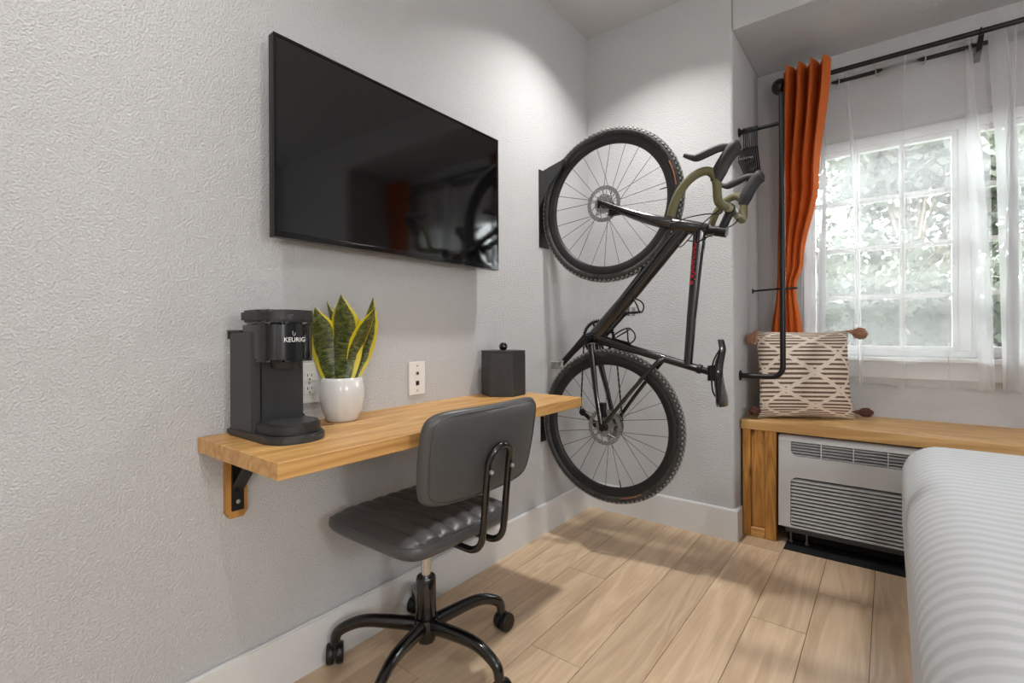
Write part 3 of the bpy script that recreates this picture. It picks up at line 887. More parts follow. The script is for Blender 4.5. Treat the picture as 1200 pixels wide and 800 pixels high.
# ------------------------------------------------------------------ bench in the window alcove
BY, BZ = 2.593, 0.567
bench = tag(empty('window_bench', (0.79, BY, 0.0)), 'amber pine bench built into the window alcove over the air conditioner', 'bench')
def bpart(name, lo, hi, mat, bev=0.002):
    b = bm_new(); add_box(b, lo, hi, bevel=bev, seg=1); return obj(name, b, mat, bench)
bw, bd = XA - 0.79 - 0.004, YW - BY - 0.003
bpart('seat_board', (0.0, 0.0, BZ - 0.046), (bw, bd, BZ), 'benchtop')
for x0 in (0.006, bw - 0.152):
    bpart('post', (x0, 0.004, 0.0005), (x0 + 0.035, 0.05, BZ - 0.0465), 'pinez')
    bpart('post', (x0 + 0.098, 0.004, 0.0005), (x0 + 0.146, 0.05, BZ - 0.0465), 'pinez')
    bpart('panel', (x0 + 0.0355, 0.022, 0.046), (x0 + 0.0975, 0.036, BZ - 0.0465), 'pinez')
    bpart('rail', (x0 + 0.0355, 0.004, 0.0005), (x0 + 0.0975, 0.05, 0.0455), 'pinex')

# ------------------------------------------------------------------ air conditioner under the bench
ac = tag(empty('air_conditioner', (0.952, BY + 0.0, 0.0)), 'light grey through-wall air conditioner with louvred front under the bench', 'air conditioner')
aw, z0, z1 = 1.067, 0.064, 0.508
b = bm_new()
prof = [(0.30, z0), (0.30, z1), (0.045, z1), (0.022, z1 - 0.008), (0.012, z1 - 0.025)]
# cabinet shell: top, sides and front bands; the front openings hold the louvres
add_prism(b, [(0.05, z0), (0.40, z0), (0.40, z1 - 0.002), (0.05, z1 - 0.002)], 'X', 0.012, aw - 0.012)
obj('cabinet', b, 'ac_in', ac)
def face_at(z):   # slight backward lean of the front
    return 0.002 + 0.018 * (z - z0) / (z1 - z0)
def band(name, xa, xb, za, zb, mat='ac', extra=0.0):
    b = bm_new()
    add_prism(b, [(face_at(za) - extra, za), (0.06, za), (0.06, zb), (face_at(zb) - extra, zb)], 'X', xa, xb)
    bmesh.ops.bevel(b, geom=b.edges[:], offset=0.004, segments=2, affect='EDGES')
    return obj(name, b, mat, ac, 40)
gz0, gz1, lz0, lz1 = 0.415, 0.482, 0.092, 0.318
# one moulded front frame
b = bm_new()
def fr(xa, xb, za, zb, bv=0.0):
    add_prism(b, [(face_at(za), za), (0.06, za), (0.06, zb), (face_at(zb), zb)], 'X', xa, xb)
fr(0.0, 0.05, z0 + 0.02, z1 - 0.02); fr(aw - 0.05, aw, z0 + 0.02, z1 - 0.02)
fr(0.05, aw - 0.05, lz1, gz0); fr(0.05, aw - 0.05, z0 + 0.02, lz0)
# rounded top bullnose
top = [(0.40, z1), (0.05, z1)] + [(0.05 - 0.033 * math.sin(a), z1 - 0.026 + 0.026 * math.cos(a)) for a in [PI / 2 * k / 6 for k in range(1, 7)]] + [(face_at(gz1), gz1), (0.40, gz1)]
add_prism(b, top, 'X', 0.0, aw)
# rounded inner corners of the two openings
for (cx, cz, r, sx, sz) in ((0.05, gz0, 0.028, 1, 1), (0.05, lz1, 0.03, 1, -1), (aw - 0.05, gz0, 0.028, -1, 1), (aw - 0.05, lz1, 0.03, -1, -1)):
    poly = [(cx, cz)] + [(cx + sx * (r - r * math.cos(a)), cz + sz * (r - r * math.sin(a))) for a in [PI / 2 * k / 6 for k in range(7)]]
    add_prism(b, poly, 'Y', face_at(cz) + 0.001, 0.06)
obj('front_frame', b, 'ac', ac, 35)
b = bm_new(); add_prism(b, [(0.0, z0), (0.03, z0), (0.06, z0 + 0.02), (face_at(z0), z0 + 0.019)], 'X', 0.03, aw - 0.02); obj('lower_lip', b, 'plastic2', ac)
n = 13
for k in range(n):
    z = lz0 + 0.006 + (lz1 - lz0 - 0.012) * (k + 0.5) / n
    b = bm_new(); y = face_at(z)
    add_prism(b, [(y + 0.001, z - 0.0065), (y + 0.006, z - 0.0085), (y + 0.03, z + 0.006), (y + 0.03, z + 0.0085), (y + 0.005, z + 0.0015)], 'X', 0.052, aw - 0.052)
    obj('louvre', b, 'ac_slat', ac)
for k in range(5):
    z = gz0 + (gz1 - gz0) * (k + 0.5) / 5
    b = bm_new(); y = face_at(z)
    add_prism(b, [(y + 0.005, z - 0.0045), (y + 0.009, z - 0.006), (y + 0.036, z + 0.004), (y + 0.034, z + 0.0065), (y + 0.006, z - 0.001)], 'X', 0.052, aw - 0.052)
    obj('grille_slat', b, 'ac_slat', ac)
for k in range(1, 8):
    x = 0.05 + (aw - 0.1) * k / 8.0
    b = bm_new(); add_box(b, (x - 0.0022, face_at(gz0) + 0.004, gz0 + 0.0005), (x + 0.0022, 0.045, gz1 - 0.0005)); obj('grille_divider', b, 'ac', ac)
b = bm_new(); add_box(b, (0.02, 0.09, 0.0005), (aw - 0.02, 0.38, z0 - 0.0005)); obj('base_pan', b, 'ac_dark', ac)
for x in (0.045, 0.11):
    b = bm_new(); add_lathe(b, [(0.009, 0.001), (0.009, 0.008), (0.004, 0.01), (0.004, z0)], (x, 0.05, 0), 'Z', 10); obj('levelling_foot', b, 'steel', ac)

# ------------------------------------------------------------------ cushion
rz = math.radians(29)
pc = tag(empty('throw_cushion', (1.045, 2.775, BZ + 0.006), rz), 'cream cushion woven with brown diamond stripes and tasselled corners on the bench', 'cushion')
S = 0.215
def pillow_side(sg):
    def fn(a, c):
        u, v = math.sin(PI / 2 * (2 * a - 1)), math.sin(PI / 2 * (2 * c - 1))
        tk_ = 0.068 * (max(0, 1 - u * u) ** 0.55) * (max(0, 1 - v * v) ** 0.5)
        pin = 1 - 0.045 * (1 - abs(u)) * abs(v) ** 4 * 0
        x = u * S * (1 - 0.05 * (1 - v * v) * abs(u) ** 3 + 0.03 * abs(v) ** 6)
        z = v * S * (1 - 0.035 * (1 - u * u) * abs(v) ** 3 + 0.02 * abs(u) ** 6)
        wr = 0.004 * math.sin(7 * u + 3 * v) * (1 - u * u) * (1 - v * v)
        y = sg * tk_ + wr
        q = Vector((x, y, z + S * 0.995))
        return Matrix.Rotation(math.radians(-7), 3, 'X') @ q
    return fn
b = bm_new(); add_grid(b, pillow_side(-1), 40, 40); add_grid(b, pillow_side(1), 40, 40)
obj('cover', b, 'pillow', pc, 180, weld=True)
def tassel(pos, direc, mat, L=0.066, R=0.028):
    b = bm_new(); pos = Vector(pos); d = Vector(direc).normalized()
    s1 = d.orthogonal().normalized(); s2 = d.cross(s1)
    add_tube(b, [pos - d * 0.012, pos + d * 0.004], 0.005, 6)
    vs = add_sphere(b, pos + d * 0.01, 0.011, 10)
    n = 46
    for k in range(n):
        a = 2.399 * k; rr = math.sqrt((k + 0.5) / n)
        o = s1 * math.cos(a) + s2 * math.sin(a)
        p = [pos + d * 0.012 + o * 0.006 * rr, pos + d * (0.012 + L * 0.3) + o * R * rr * 0.95, pos + d * (0.012 + L * 0.65) + o * R * rr, pos + d * (0.012 + L * (1.0 - 0.25 * rr * rr)) + o * R * rr * (0.75 + 0.2 * math.sin(k))]
        add_tube(b, p, 0.0024, 4)
    return obj('tassel', b, mat, pc, 60)
R7 = Matrix.Rotation(math.radians(-7), 3, 'X')
tassel(R7 @ Vector((-S * 1.0, -0.012, S * 1.97)), (-0.55, -0.35, -0.75), 'tassel')
tassel(R7 @ Vector((S * 1.0, -0.012, S * 1.98)), (0.8, -0.45, -0.25), 'tassel')
tassel(R7 @ Vector((-S * 0.98, -0.006, S * 0.06 + 0.020)), (-0.75, -0.55, 0.02), 'tassel_dark', 0.062, 0.022)
tassel(R7 @ Vector((S * 1.02, -0.006, S * 0.06 + 0.020)), (0.85, -0.35, 0.02), 'tassel_dark', 0.062, 0.022)

# ------------------------------------------------------------------ bed
bx, by0, by1 = 1.405, 0.62, 2.40
bed = tag(empty('bed', (bx, (by0 + by1) / 2, 0.0)), 'low bed under a white satin-striped coverlet beside the bench', 'bed')
hw = (by1 - by0) / 2
blen = XR - bx - 0.02
b = bm_new(); add_box(b, (0.035, -hw + 0.05, 0.02), (blen, hw - 0.05, 0.17), bevel=0.004); obj('base', b, 'bed_base', bed)
b = bm_new(); add_box(b, (0.022, -hw + 0.03, 0.171), (blen, hw - 0.03, 0.33), bevel=0.02, seg=3); obj('mattress', b, 'mattress', bed)
b = bm_new()
add_box(b, (0.0, -hw, 0.19), (blen - 0.02, hw, 0.585), bevel=0.11, seg=10)
for v in b.verts:
    x, y, z = v.co
    if z < 0.30:                      # the drape hangs straight instead of curling under
        k = (0.30 - z) / 0.11
        if x < 0.12: v.co.x = min(x, 0.012 + 0.004 * math.sin(y * 14))
        if abs(y) > hw - 0.12: v.co.y = math.copysign(hw - 0.008 + 0.004 * math.sin(x * 13), y)
    v.co.z += 0.006 * math.sin(x * 5 + 1) * math.sin(y * 4)
obj('coverlet', b, 'duvet', bed, 180)
# ------------------------------------------------------------------ double curtain rod
RYf, RZf, RYb, RZb = 2.92, 2.292, 2.992, 2.268
rod = tag(empty('double_curtain_rod', (1.655, YW, 2.28)), 'black double curtain rod with ball finials above the window', 'curtain rod')
def rl(x, y, z): return (x - 1.655, y - YW, z - 2.28)
b = bm_new(); add_tube(b, [rl(0.93, RYf, RZf), rl(2.38, RYf, RZf)], 0.0115, 12); fr_ = obj('front_rod', b, 'black_metal', rod, 60)
b = bm_new(); add_tube(b, [rl(0.925, RYb, RZb), rl(2.385, RYb, RZb)], 0.0095, 12); bk_ = obj('back_rod', b, 'black_metal', rod, 60)
for x, s in ((0.93, -1), (2.38, 1)):
    b = bm_new(); add_sphere(b, rl(x + s * 0.012, RYf, RZf), 0.042, 20); add_tube(b, [rl(x + s * -0.03, RYf, RZf), rl(x + s * -0.018, RYf, RZf)], 0.017, 12); obj('finial', b, 'black_gloss', fr_, 60)
    b = bm_new(); add_tube(b, [rl(x - s * 0.002, RYb, RZb), rl(x + s * 0.018, RYb, RZb)], 0.017, 14); obj('end_cap', b, 'black_gloss', bk_, 45)
for x in (0.945, 1.69, 2.365):
    b = bm_new()
    add_box(b, rl(x - 0.012, YW - 0.006, 2.215), rl(x + 0.012, YW - 0.0005, 2.30), bevel=0.001, seg=1)
    p = [(YW - 0.006 - YW, 2.222 - 2.28), (YW - 0.006 - YW, 2.246 - 2.28), (RYb + 0.012 - YW, RZb - 0.02 - 2.28 + 0.012), (RYf - 0.012 - YW, RZf - 0.014 - 2.28), (RYf - 0.012 - YW, RZf - 0.026 - 2.28), (RYb - YW, RZb - 0.036 - 2.28)]
    add_prism(b, p, 'X', x - 0.009 - 1.655, x + 0.009 - 1.655)
    for (yy, zz, rr) in ((RYf, RZf, 0.0155), (RYb, RZb, 0.0135)):
        ring = [rl(x, yy + rr * math.cos(a), zz + rr * math.sin(a)) for a in [2 * PI * k / 14 for k in range(14)]]
        add_tube(b, ring, 0.003, 6, closed=True)
    obj('bracket', b, 'black_metal', rod, 45)

# ------------------------------------------------------------------ curtains
def lerp_tab(tab, z):
    tab = sorted(tab)
    if z <= tab[0][0]: return tab[0][1:]
    for a, b_ in zip(tab[:-1], tab[1:]):
        if z <= b_[0]:
            k = (z - a[0]) / (b_[0] - a[0]); k = k * k * (3 - 2 * k)
            return tuple(p + (q - p) * k for p, q in zip(a[1:], b_[1:]))
    return tab[-1][1:]
def orange_curtain(label, mirror):
    #          z     xl     xr    amplitude
    tab = [(0.60, 0.850, 1.035, 0.030), (0.98, 0.868, 1.012, 0.028), (1.222, 0.896, 0.984, 0.018), (1.36, 0.900, 1.020, 0.022), (1.75, 0.910, 1.090, 0.050), (2.335, 0.935, 1.143, 0.072)]
    o = tag(empty('orange_curtain', (0.94 if not mirror else 2.37, RYf, BZ)), label, 'curtain', 'burnt orange curtains on the front rod')
    b = bm_new()
    def fn(u, v):
        z = 0.605 + (2.333 - 0.605) * v
        xl, xr, A = lerp_tab(tab, z)
        ph = u * 4.0 * 2 * PI + 0.6 + 0.25 * math.sin(z * 3)
        x = xl + (xr - xl) * (u + 0.025 * math.sin(2 * ph))
        y = RYf - 0.006 - 0.082 * max(0, (z - 1.3) / 1.03) + A * math.sin(ph) + 0.004 * math.sin(ph * 2.3 + z * 9)
        zz = z + (0.012 * math.sin(ph + 0.8) * max(0, (v - 0.9) / 0.1))
        if v < 0.37: y += 0.006 * math.sin(u * 23 + z * 5)
        if mirror: x = 2 * 1.655 - x
        return Vector((x - o.location.x, y - RYf, zz - BZ))
    add_grid(b, fn, 110, 70)
    m = obj('cloth', b, 'orange', o, 180)
    b = bm_new()
    ts = []
    for k in range(28):
        a = 2 * PI * k / 28
        x = 0.940 + 0.051 * math.cos(a)
        if mirror: x = 2 * 1.655 - x
        ts.append(Vector((x - o.location.x, 0.034 * math.sin(a) - 0.006, 1.222 + 0.003 * math.sin(a) - BZ)))
    add_tube(b, ts, 0.0055, 8, closed=True); obj('tie_band', b, 'black_metal', o, 60)
    return o
orange_curtain('burnt orange curtain tied back beside the garment pipe and the cushion', False)
orange_curtain('burnt orange curtain tied back at the bed end of the window', True)
# wall hook of the tie-back
b = bm_new(); add_tube(b, catmull([(XW + 0.001, 2.90, 1.216), (0.83, 2.895, 1.218), (0.876, 2.90, 1.22), (0.886, 2.915, 1.221)], 5), 0.0048, 8)
add_lathe(b, [(0.014, XW + 0.0005), (0.014, XW + 0.004), (0.006, XW + 0.007), (0.0, XW + 0.007)], (0, 2.90, 1.216), 'X', 14)
tag(obj('curtain_hook', b, 'black_metal', None, 50), 'thin black wall hook holding back the orange curtain beside the pipe', 'curtain hook')

def sheer(label, x0, x1, ph0, seed, fold_x, folds):
    o = tag(empty('sheer_curtain', ((x0 + x1) / 2, RYb, 0.74)), label, 'curtain', 'white sheer curtains on the back rod')
    rnd = random.Random(seed)
    fs = [(rnd.uniform(9, 30), rnd.uniform(0, 6), rnd.uniform(0.002, 0.006)) for _ in range(5)]
    per = 0.335
    zt = RZb + 0.035; zb = 0.735
    b = bm_new()
    def fn(u, v):
        x = x0 + (x1 - x0) * u
        z = zb + (zt - zb) * v
        w = math.sin(2 * PI * (x - ph0) / per)
        A = 0.024 * (0.62 + 0.38 * v)
        y = RYb + A * w - 0.004 * (1 - v)
        for f, p, a in fs: y += a * math.sin(f * x + p + 1.3 * (1 - v)) * (1 - v) ** 0.7
        q = 2 * PI * (x - ph0) / 0.155
        am = max(math.exp(-((x - fold_x) / 0.075) ** 2), 0.25 + 0.2 * math.sin(7.3 * x + seed))
        xx = x + (0.006 + 0.052 * am * min(1, 3 * (1 - v))) * math.sin(q + 0.5 * (1 - v)) + 0.02 * (1 - v) * math.sin(3 * x + seed)
        y += 0.010 * math.cos(q + 0.5 * (1 - v)) * min(1, 3 * (1 - v))
        zz = z + (0.004 * math.sin(40 * x) if v < 0.02 else 0)
        return Vector((xx - o.location.x, y - RYb, zz - 0.74))
    add_grid(b, fn, 220, 60)
    add_grid(b, lambda u, v: fn(u, v) + Vector((0.0015, 0.004, 0)), 220, 60)      # second face of the doubled voile
    m = obj('voile', b, 'sheer', o, 180)
    # gathered folds where several layers of voile lie together, leaning a little with the cloth
    for (ua, ub, wt, wb, drift) in folds:
        b = bm_new()
        def gf(u, v):
            uu = max(0.0, min(1.0, ua + (ub - ua) * (1 - v) + (wt + (wb - wt) * (1 - v)) * (u - 0.5)))
            p = fn(uu, v)
            p.y -= 0.006 + 0.010 * math.sin(PI * u) + 0.004 * math.sin(3 * PI * u)
            return p
        add_grid(b, gf, 14, 60); obj('gathered_fold', b, 'sheer_fold', m, 180)
    for (va, vb) in ((0.0, 0.022), (0.955, 1.0)):
        b = bm_new(); add_grid(b, lambda u, v: fn(u, va + (vb - va) * v) + Vector((0, -0.0025, 0)), 220, 3); obj('hem', b, 'sheer_hem', m, 180)
    # metal grommets where the rod passes through the cloth
    k = 0
    xg = ph0 - per * 4
    while xg < x1:
        if xg > x0 + 0.005:
            b = bm_new()
            ring = [(xg - o.location.x + 0.019 * 0.5 * math.cos(a), 0.019 * 0.85 * math.cos(a) * (1 if k % 2 else -1), RZb - 0.74 - 0.006 + 0.020 * math.sin(a)) for a in [2 * PI * q / 18 for q in range(18)]]
            add_tube(b, ring, 0.0028, 6, closed=True); obj('grommet', b, 'steel', o, 60)
        xg += per / 2; k += 1
    return o
sheer('white sheer voile curtain between the orange curtain and the centre bracket', 1.02, 1.695, 1.50, 3, 1.13, [(0.13, 0.10, 0.06, 0.13, 0), (0.27, 0.33, 0.02, 0.05, 0), (0.62, 0.60, 0.015, 0.02, 0), (0.94, 0.97, 0.03, 0.06, 0)])
sheer('white sheer voile curtain hanging on the bed side of the centre bracket', 1.715, 2.30, 1.86, 8, 1.76, [(0.05, 0.06, 0.10, 0.13, 0), (0.16, 0.19, 0.02, 0.05, 0), (0.55, 0.5, 0.04, 0.06, 0), (0.85, 0.8, 0.04, 0.06, 0)])

# ------------------------------------------------------------------ garment pipe and hangers
GY = 2.61
gp = tag(empty('garment_pipe', (XW, GY, 0.78)), 'black pipe garment rail fixed to the alcove side wall by the cushion', 'garment rail')
gx = 0.972 - XW
path = [(0.002, 0, 0), (gx - 0.05, 0, 0)] + [(gx - 0.05 + 0.05 * math.sin(a), 0, 0.05 - 0.05 * math.cos(a)) for a in [PI / 2 * k / 8 for k in range(1, 9)]] + [(gx, 0, 1.335)]
b = bm_new(); add_tube(b, path, 0.0125, 12); obj('upright', b, 'black_metal', gp, 60)
b = bm_new(); add_tube(b, [(0.002, 0, 1.203), (gx, 0, 1.203)], 0.0095, 12); obj('hanging_bar', b, 'black_metal', gp, 60)
for z, r in ((0.0, 0.026), (1.203, 0.022)):
    b = bm_new(); add_lathe(b, [(r, 0.0005), (r, 0.005), (0.013, 0.009), (0.013, 0.014)], (0, 0, z), 'X', 18); obj('flange', b, 'black_metal', gp, 40)
b = bm_new(); add_sphere(b, (gx, 0, 1.336), 0.0135, 12); obj('end_cap', b, 'black_metal', gp, 60)

hb_ = bm_new()
hook = [(0, 0.016, -0.004)] + [(0, 0.0155 * math.cos(a), 0.0 + 0.0155 * math.sin(a)) for a in [PI * k / 10 for k in range(1, 10)]] + [(0, -0.0155, -0.012), (0, -0.006, -0.045), (0, 0, -0.085)]
add_tube(hb_, [Vector(p) + Vector((0, 0, 0.0015)) for p in hook], 0.0030, 6)
hook_me = bpy.data.meshes.new('hook'); bmesh.ops.recalc_face_normals(hb_, faces=hb_.faces); hb_.to_mesh(hook_me); hb_.free()
hb_ = bm_new()
tri = catmull([(0, 0, -0.08), (0, 0.025, -0.092), (0, 0.10, -0.135), (0, 0.185, -0.182), (0, 0.20, -0.194), (0, 0.18, -0.200), (0, 0, -0.200), (0, -0.18, -0.200), (0, -0.20, -0.194), (0, -0.185, -0.182), (0, -0.10, -0.135), (0, -0.025, -0.092)], 4, True)
add_tube(hb_, tri, 0.0034, 6, closed=True, ell=(1, 1))
body_me = bpy.data.meshes.new('hanger_body'); bmesh.ops.recalc_face_normals(hb_, faces=hb_.faces); hb_.to_mesh(body_me); hb_.free()
for k in range(8):
    x = 0.806 + 0.0085 * k
    o = empty('clothes_hanger', (x, GY, 1.983 + 0.0105), 0.10)
    o.location.z = 1.983 + 0.0095 - 0.0155 + 0.0025
    tag(o, 'slim black clothes hanger, %s on the pipe rail' % ('next to the wall flange', 'second from the wall flange', 'third from the wall flange', 'fourth from the wall flange', 'fifth from the wall flange', 'sixth from the wall flange', 'seventh from the wall flange', 'farthest from the wall flange')[k], 'hanger', 'black clothes hangers on the pipe rail')
    obj_me('hook', hook_me, 'black_metal', o, 60); obj_me('body', body_me, 'black_metal', o, 60)

# ------------------------------------------------------------------ bicycle hung by its front wheel
BX, BYC, BZ0 = 0.352, 2.04, 0.222
bike = tag(empty('bicycle', (BX, BYC, BZ0)), 'black gravel bicycle with olive bar tape hanging upright from the wall', 'bicycle')
def W(x, z, l=0.0): return Vector((x - BX, -l, z - BZ0))       # x: away from the wall, z: height, l: to the bicycle's left
R_, F_ = (0.352, 0.57), (0.352, 1.577)
BBc = (0.277, 0.972)
def tubeo(name, pts, rad, mat='carbon', parent=bike, seg=12, ell=None, n=0):
    b = bm_new(); pp = catmull(pts, n) if n else pts
    add_tube(b, pp, rad, seg, ell=ell, ref=(0, 1, 0) if ell else None)
    return obj(name, b, mat, parent, 60)
def blend(a, b, n): return [a + (b - a) * i / (n - 1) for i in range(n)]
# wheels
spk_me = {}
for s in (-1, 1):
    for d in (-1, 1):
        b = bm_new(); r0, r1 = 0.021, 0.286
        a = d * 1.05
        add_tube(b, [(r0 * math.cos(a), s * 0.027, r0 * math.sin(a)), (r1, s * 0.003, 0)], 0.0012, 5)
        me = bpy.data.meshes.new('spoke'); bmesh.ops.recalc_face_normals(b, faces=b.faces); b.to_mesh(me); b.free(); spk_me[(s, d)] = me
b = bm_new()
Rt, rt_ = 0.330, 0.0195
add_lathe(b, [(Rt + rt_ * math.cos(a) * 0.95, rt_ * math.sin(a) * 1.08) for a in [2 * PI * k / 12 for k in range(12)]], axis='Y', seg=72, closed_prof=True)
tyre_me = bpy.data.meshes.new('tyre'); bmesh.ops.recalc_face_normals(b, faces=b.faces); b.to_mesh(tyre_me); b.free()
b = bm_new()
nk = 96
for k in range(nk):
    a = 2 * PI * k / nk
    for row, (lat, oy) in enumerate(((-0.0165, 0.5), (-0.008, 0), (0.0, 0.5), (0.008, 0), (0.0165, 0.5))):
        aa = a + oy * 2 * PI / nk
        phi = math.asin(max(-1, min(1, lat / (rt_ * 1.08))))
        rr = Rt + rt_ * 0.95 * math.cos(phi) + 0.0009
        rot = Matrix.Rotation(-aa, 3, 'Y') @ Matrix.Rotation(0, 3, 'Z')
        vs = add_box(b, (-0.0028, -0.0032, -0.0045), (0.0022, 0.0032, 0.0045))
        tiltm = Matrix.Rotation(phi, 3, 'Z')
        for v in vs: v.co = rot @ ((tiltm @ v.co) + Vector((rr, lat, 0)))
tread_me = bpy.data.meshes.new('tread'); b.to_mesh(tread_me); b.free()
b = bm_new()
add_lathe(b, [(0.278, 0.004), (0.283, 0.010), (0.300, 0.0135), (0.3165, 0.0135), (0.318, 0.012), (0.312, 0.0), (0.318, -0.012), (0.3165, -0.0135), (0.300, -0.0135), (0.283, -0.010), (0.278, -0.004)], axis='Y', seg=72, closed_prof=True)
rim_me = bpy.data.meshes.new('rim'); bmesh.ops.recalc_face_normals(b, faces=b.faces); b.to_mesh(rim_me); b.free()
b = bm_new()
add_lathe(b, [(0.0, -0.052), (0.009, -0.052), (0.011, -0.046), (0.024, -0.032), (0.024, -0.026), (0.013, -0.02), (0.012, 0.02), (0.024, 0.026), (0.024, 0.032), (0.011, 0.046), (0.009, 0.052), (0.0, 0.052)], axis='Y', seg=20)
hub_me = bpy.data.meshes.new('hub'); bmesh.ops.recalc_face_normals(b, faces=b.faces); b.to_mesh(hub_me); b.free()
b = bm_new()
ro = [(0.082, -0.0009), (0.082, 0.0009), (0.064, 0.0009), (0.064, -0.0009)]
add_lathe(b, ro, axis='Y', seg=48, closed_prof=True)
add_lathe(b, [(0.044, -0.0009), (0.044, 0.0009), (0.018, 0.0009), (0.018, -0.0009)], axis='Y', seg=30, closed_prof=True)
for k in range(12):
    a = 2 * PI * k / 12
    add_tube(b, [(0.034 * math.cos(a), 0, 0.034 * math.sin(a)), (0.068 * math.cos(a + 0.35), 0, 0.068 * math.sin(a + 0.35))], 0.0022, 5)
for k in range(48):   # drilled look: small dark gaps stay open between ribs of the braking ring
    a = 2 * PI * k / 48
    add_tube(b, [(0.0675 * math.cos(a), 0.0012, 0.0675 * math.sin(a)), (0.0785 * math.cos(a + 0.06), 0.0012, 0.0785 * math.sin(a + 0.06))], 0.0011, 4)
rotor_me = bpy.data.meshes.new('rotor'); bmesh.ops.recalc_face_normals(b, faces=b.faces); b.to_mesh(rotor_me); b.free()
def wheel(name, c, valve_ang):
    w = obj_me(name, rim_me, 'rim', bike, 50, W(*c))
    t = obj_me('tyre', tyre_me, 'tyre', w, 60); obj_me('tread_knobs', tread_me, 'knob', w)['kind'] = 'stuff'
    obj_me('hub', hub_me, 'black_metal', w, 40)
    r = obj_me('brake_rotor', rotor_me, 'rotor', w, 40); r.location = (0, -0.040, 0)
    for k in range(24):
        s = 1 if k % 2 else -1; d = 1 if (k // 2) % 2 else -1
        o = obj_me('spoke', spk_me[(s, d)], 'spoke', w, 60)
        o.rotation_euler = (0, 2 * PI * k / 24 + 0.06, 0)
    b = bm_new(); a = valve_ang
    add_tube(b, [(0.245 * math.cos(a), 0, 0.245 * math.sin(a)), (0.262 * math.cos(a), 0, 0.262 * math.sin(a)), (0.28 * math.cos(a), 0, 0.28 * math.sin(a))], [0.0016, 0.0026, 0.003], 6); obj('valve_stem', b, 'black_metal', w)
    b = bm_new()
    def lab(u, v):
        aa = a - 0.02 + 0.34 * u
        rr = 0.3205 + 0.005 * v
        return Vector((rr * math.cos(aa), -0.0215 + 0.0025 * v * v - 0.0002, rr * math.sin(aa)))
    add_grid(b, lab, 10, 2); obj('tyre_label', b, 'label_orange', w)
    return w
wheel('front_wheel', F_, 0.12)
wheel('rear_wheel', R_, -1.36)
# frame
HTb, HTt, STt = (0.655, 1.445), (0.795, 1.407), (0.852, 1.392)
frame = tubeo('frame', [W(*HTb), W(0.70, 1.433), W(0.75, 1.420), W(*HTt)], [0.032, 0.031, 0.028, 0.025])
def fpart(name, *a, **k): return tubeo(name, *a, parent=frame, **k)
fpart('down_tube', [W(0.695, 1.425), W(0.60, 1.318), W(0.43, 1.130), W(*BBc)], [0.031, 0.031, 0.030, 0.031], ell=(0.85, 1.1))
tt = fpart('top_tube', [W(0.765, 1.405), W(0.752, 1.30), W(0.728, 1.06), W(0.712, 0.862)], [0.028, 0.0235, 0.0195, 0.018], ell=(1.0, 1.0))
fpart('seat_tube', [W(*BBc), W(0.50, 0.914), W(0.765, 0.844)], [0.025, 0.0175, 0.0165])
fpart('bottom_bracket', [W(BBc[0], BBc[1], -0.042), W(BBc[0], BBc[1], 0.042)], 0.025)
for s in (-1, 1):
    fpart('chain_stay', [W(0.278, 0.945, s * 0.032), W(0.296, 0.83, s * 0.040), W(0.318, 0.72, s * 0.056), W(0.345, 0.585, s * 0.066)], [0.014, 0.013, 0.011, 0.010], n=4, ell=(0.8, 1.1))
    fpart('seat_stay', [W(0.612, 0.886, s * 0.010), W(0.575, 0.850, s * 0.030), W(0.47, 0.725, s * 0.048), W(0.362, 0.585, s * 0.066)], [0.012, 0.0095, 0.0085, 0.0085], n=4)
    b = bm_new()
    add_prism(b, [(p[0] - BX, p[1] - BZ0) for p in ((0.338, 0.60), (0.370, 0.60), (0.366, 0.565), (0.352, 0.552), (0.338, 0.56))], 'Y', -s * 0.064 - 0.004, -s * 0.064 + 0.004); obj('dropout', b, 'carbon', frame, 40)
# lettering on the left flank of the top tube, reads from the head tube down
me = text_mesh('cannondale', 0.038, 0.0004)
for v in me.vertices:
    s, h, e = v.co.x, v.co.y, v.co.z
    z = 1.275 - s; k = (1.405 - z) / (1.405 - 0.862)
    xc = 0.765 + (0.712 - 0.765) * k
    rr = 0.0255 - 0.0065 * k
    ph = max(-1.45, min(1.45, (h - 0.004) / rr - 0.25))
    q = W(xc + (rr + 0.0006 + e) * math.sin(ph), z, (rr + 0.0006 + e) * math.cos(ph))
    v.co = q
obj_me('lettering', me, 'red_print', frame)
# fork
fork = tubeo('fork', [W(0.668, 1.443), W(0.64, 1.452)], [0.029, 0.031])
for s in (-1, 1):
    tubeo('fork_blade', [W(0.652, 1.450, s * 0.022), W(0.600, 1.466, s * 0.042), W(0.50, 1.505, s * 0.052), W(0.40, 1.552, s * 0.056), W(0.345, 1.580, s * 0.058)], [0.020, 0.0185, 0.0155, 0.012, 0.011], parent=fork, n=4, ell=(0.75, 1.15))
tubeo('axle', [W(F_[0], F_[1], -0.066), W(F_[0], F_[1], 0.066)], 0.008, 'black_metal', fork)
b = bm_new(); add_box(b, W(0.385, 1.515, 0.062), W(0.440, 1.545, 0.030), bevel=0.004); obj('brake_caliper', b, 'black_metal', fork)
b = bm_new(); add_box(b, W(0.335, 1.590, 0.058), W(0.342, 1.555, 0.066)); obj('dropout_tab', b, 'carbon', fork)
b = bm_new(); add_box(b, W(0.325, 0.615, 0.060), W(0.360, 0.680, 0.030), bevel=0.005); obj('rear_brake_caliper', b, 'black_metal', frame)
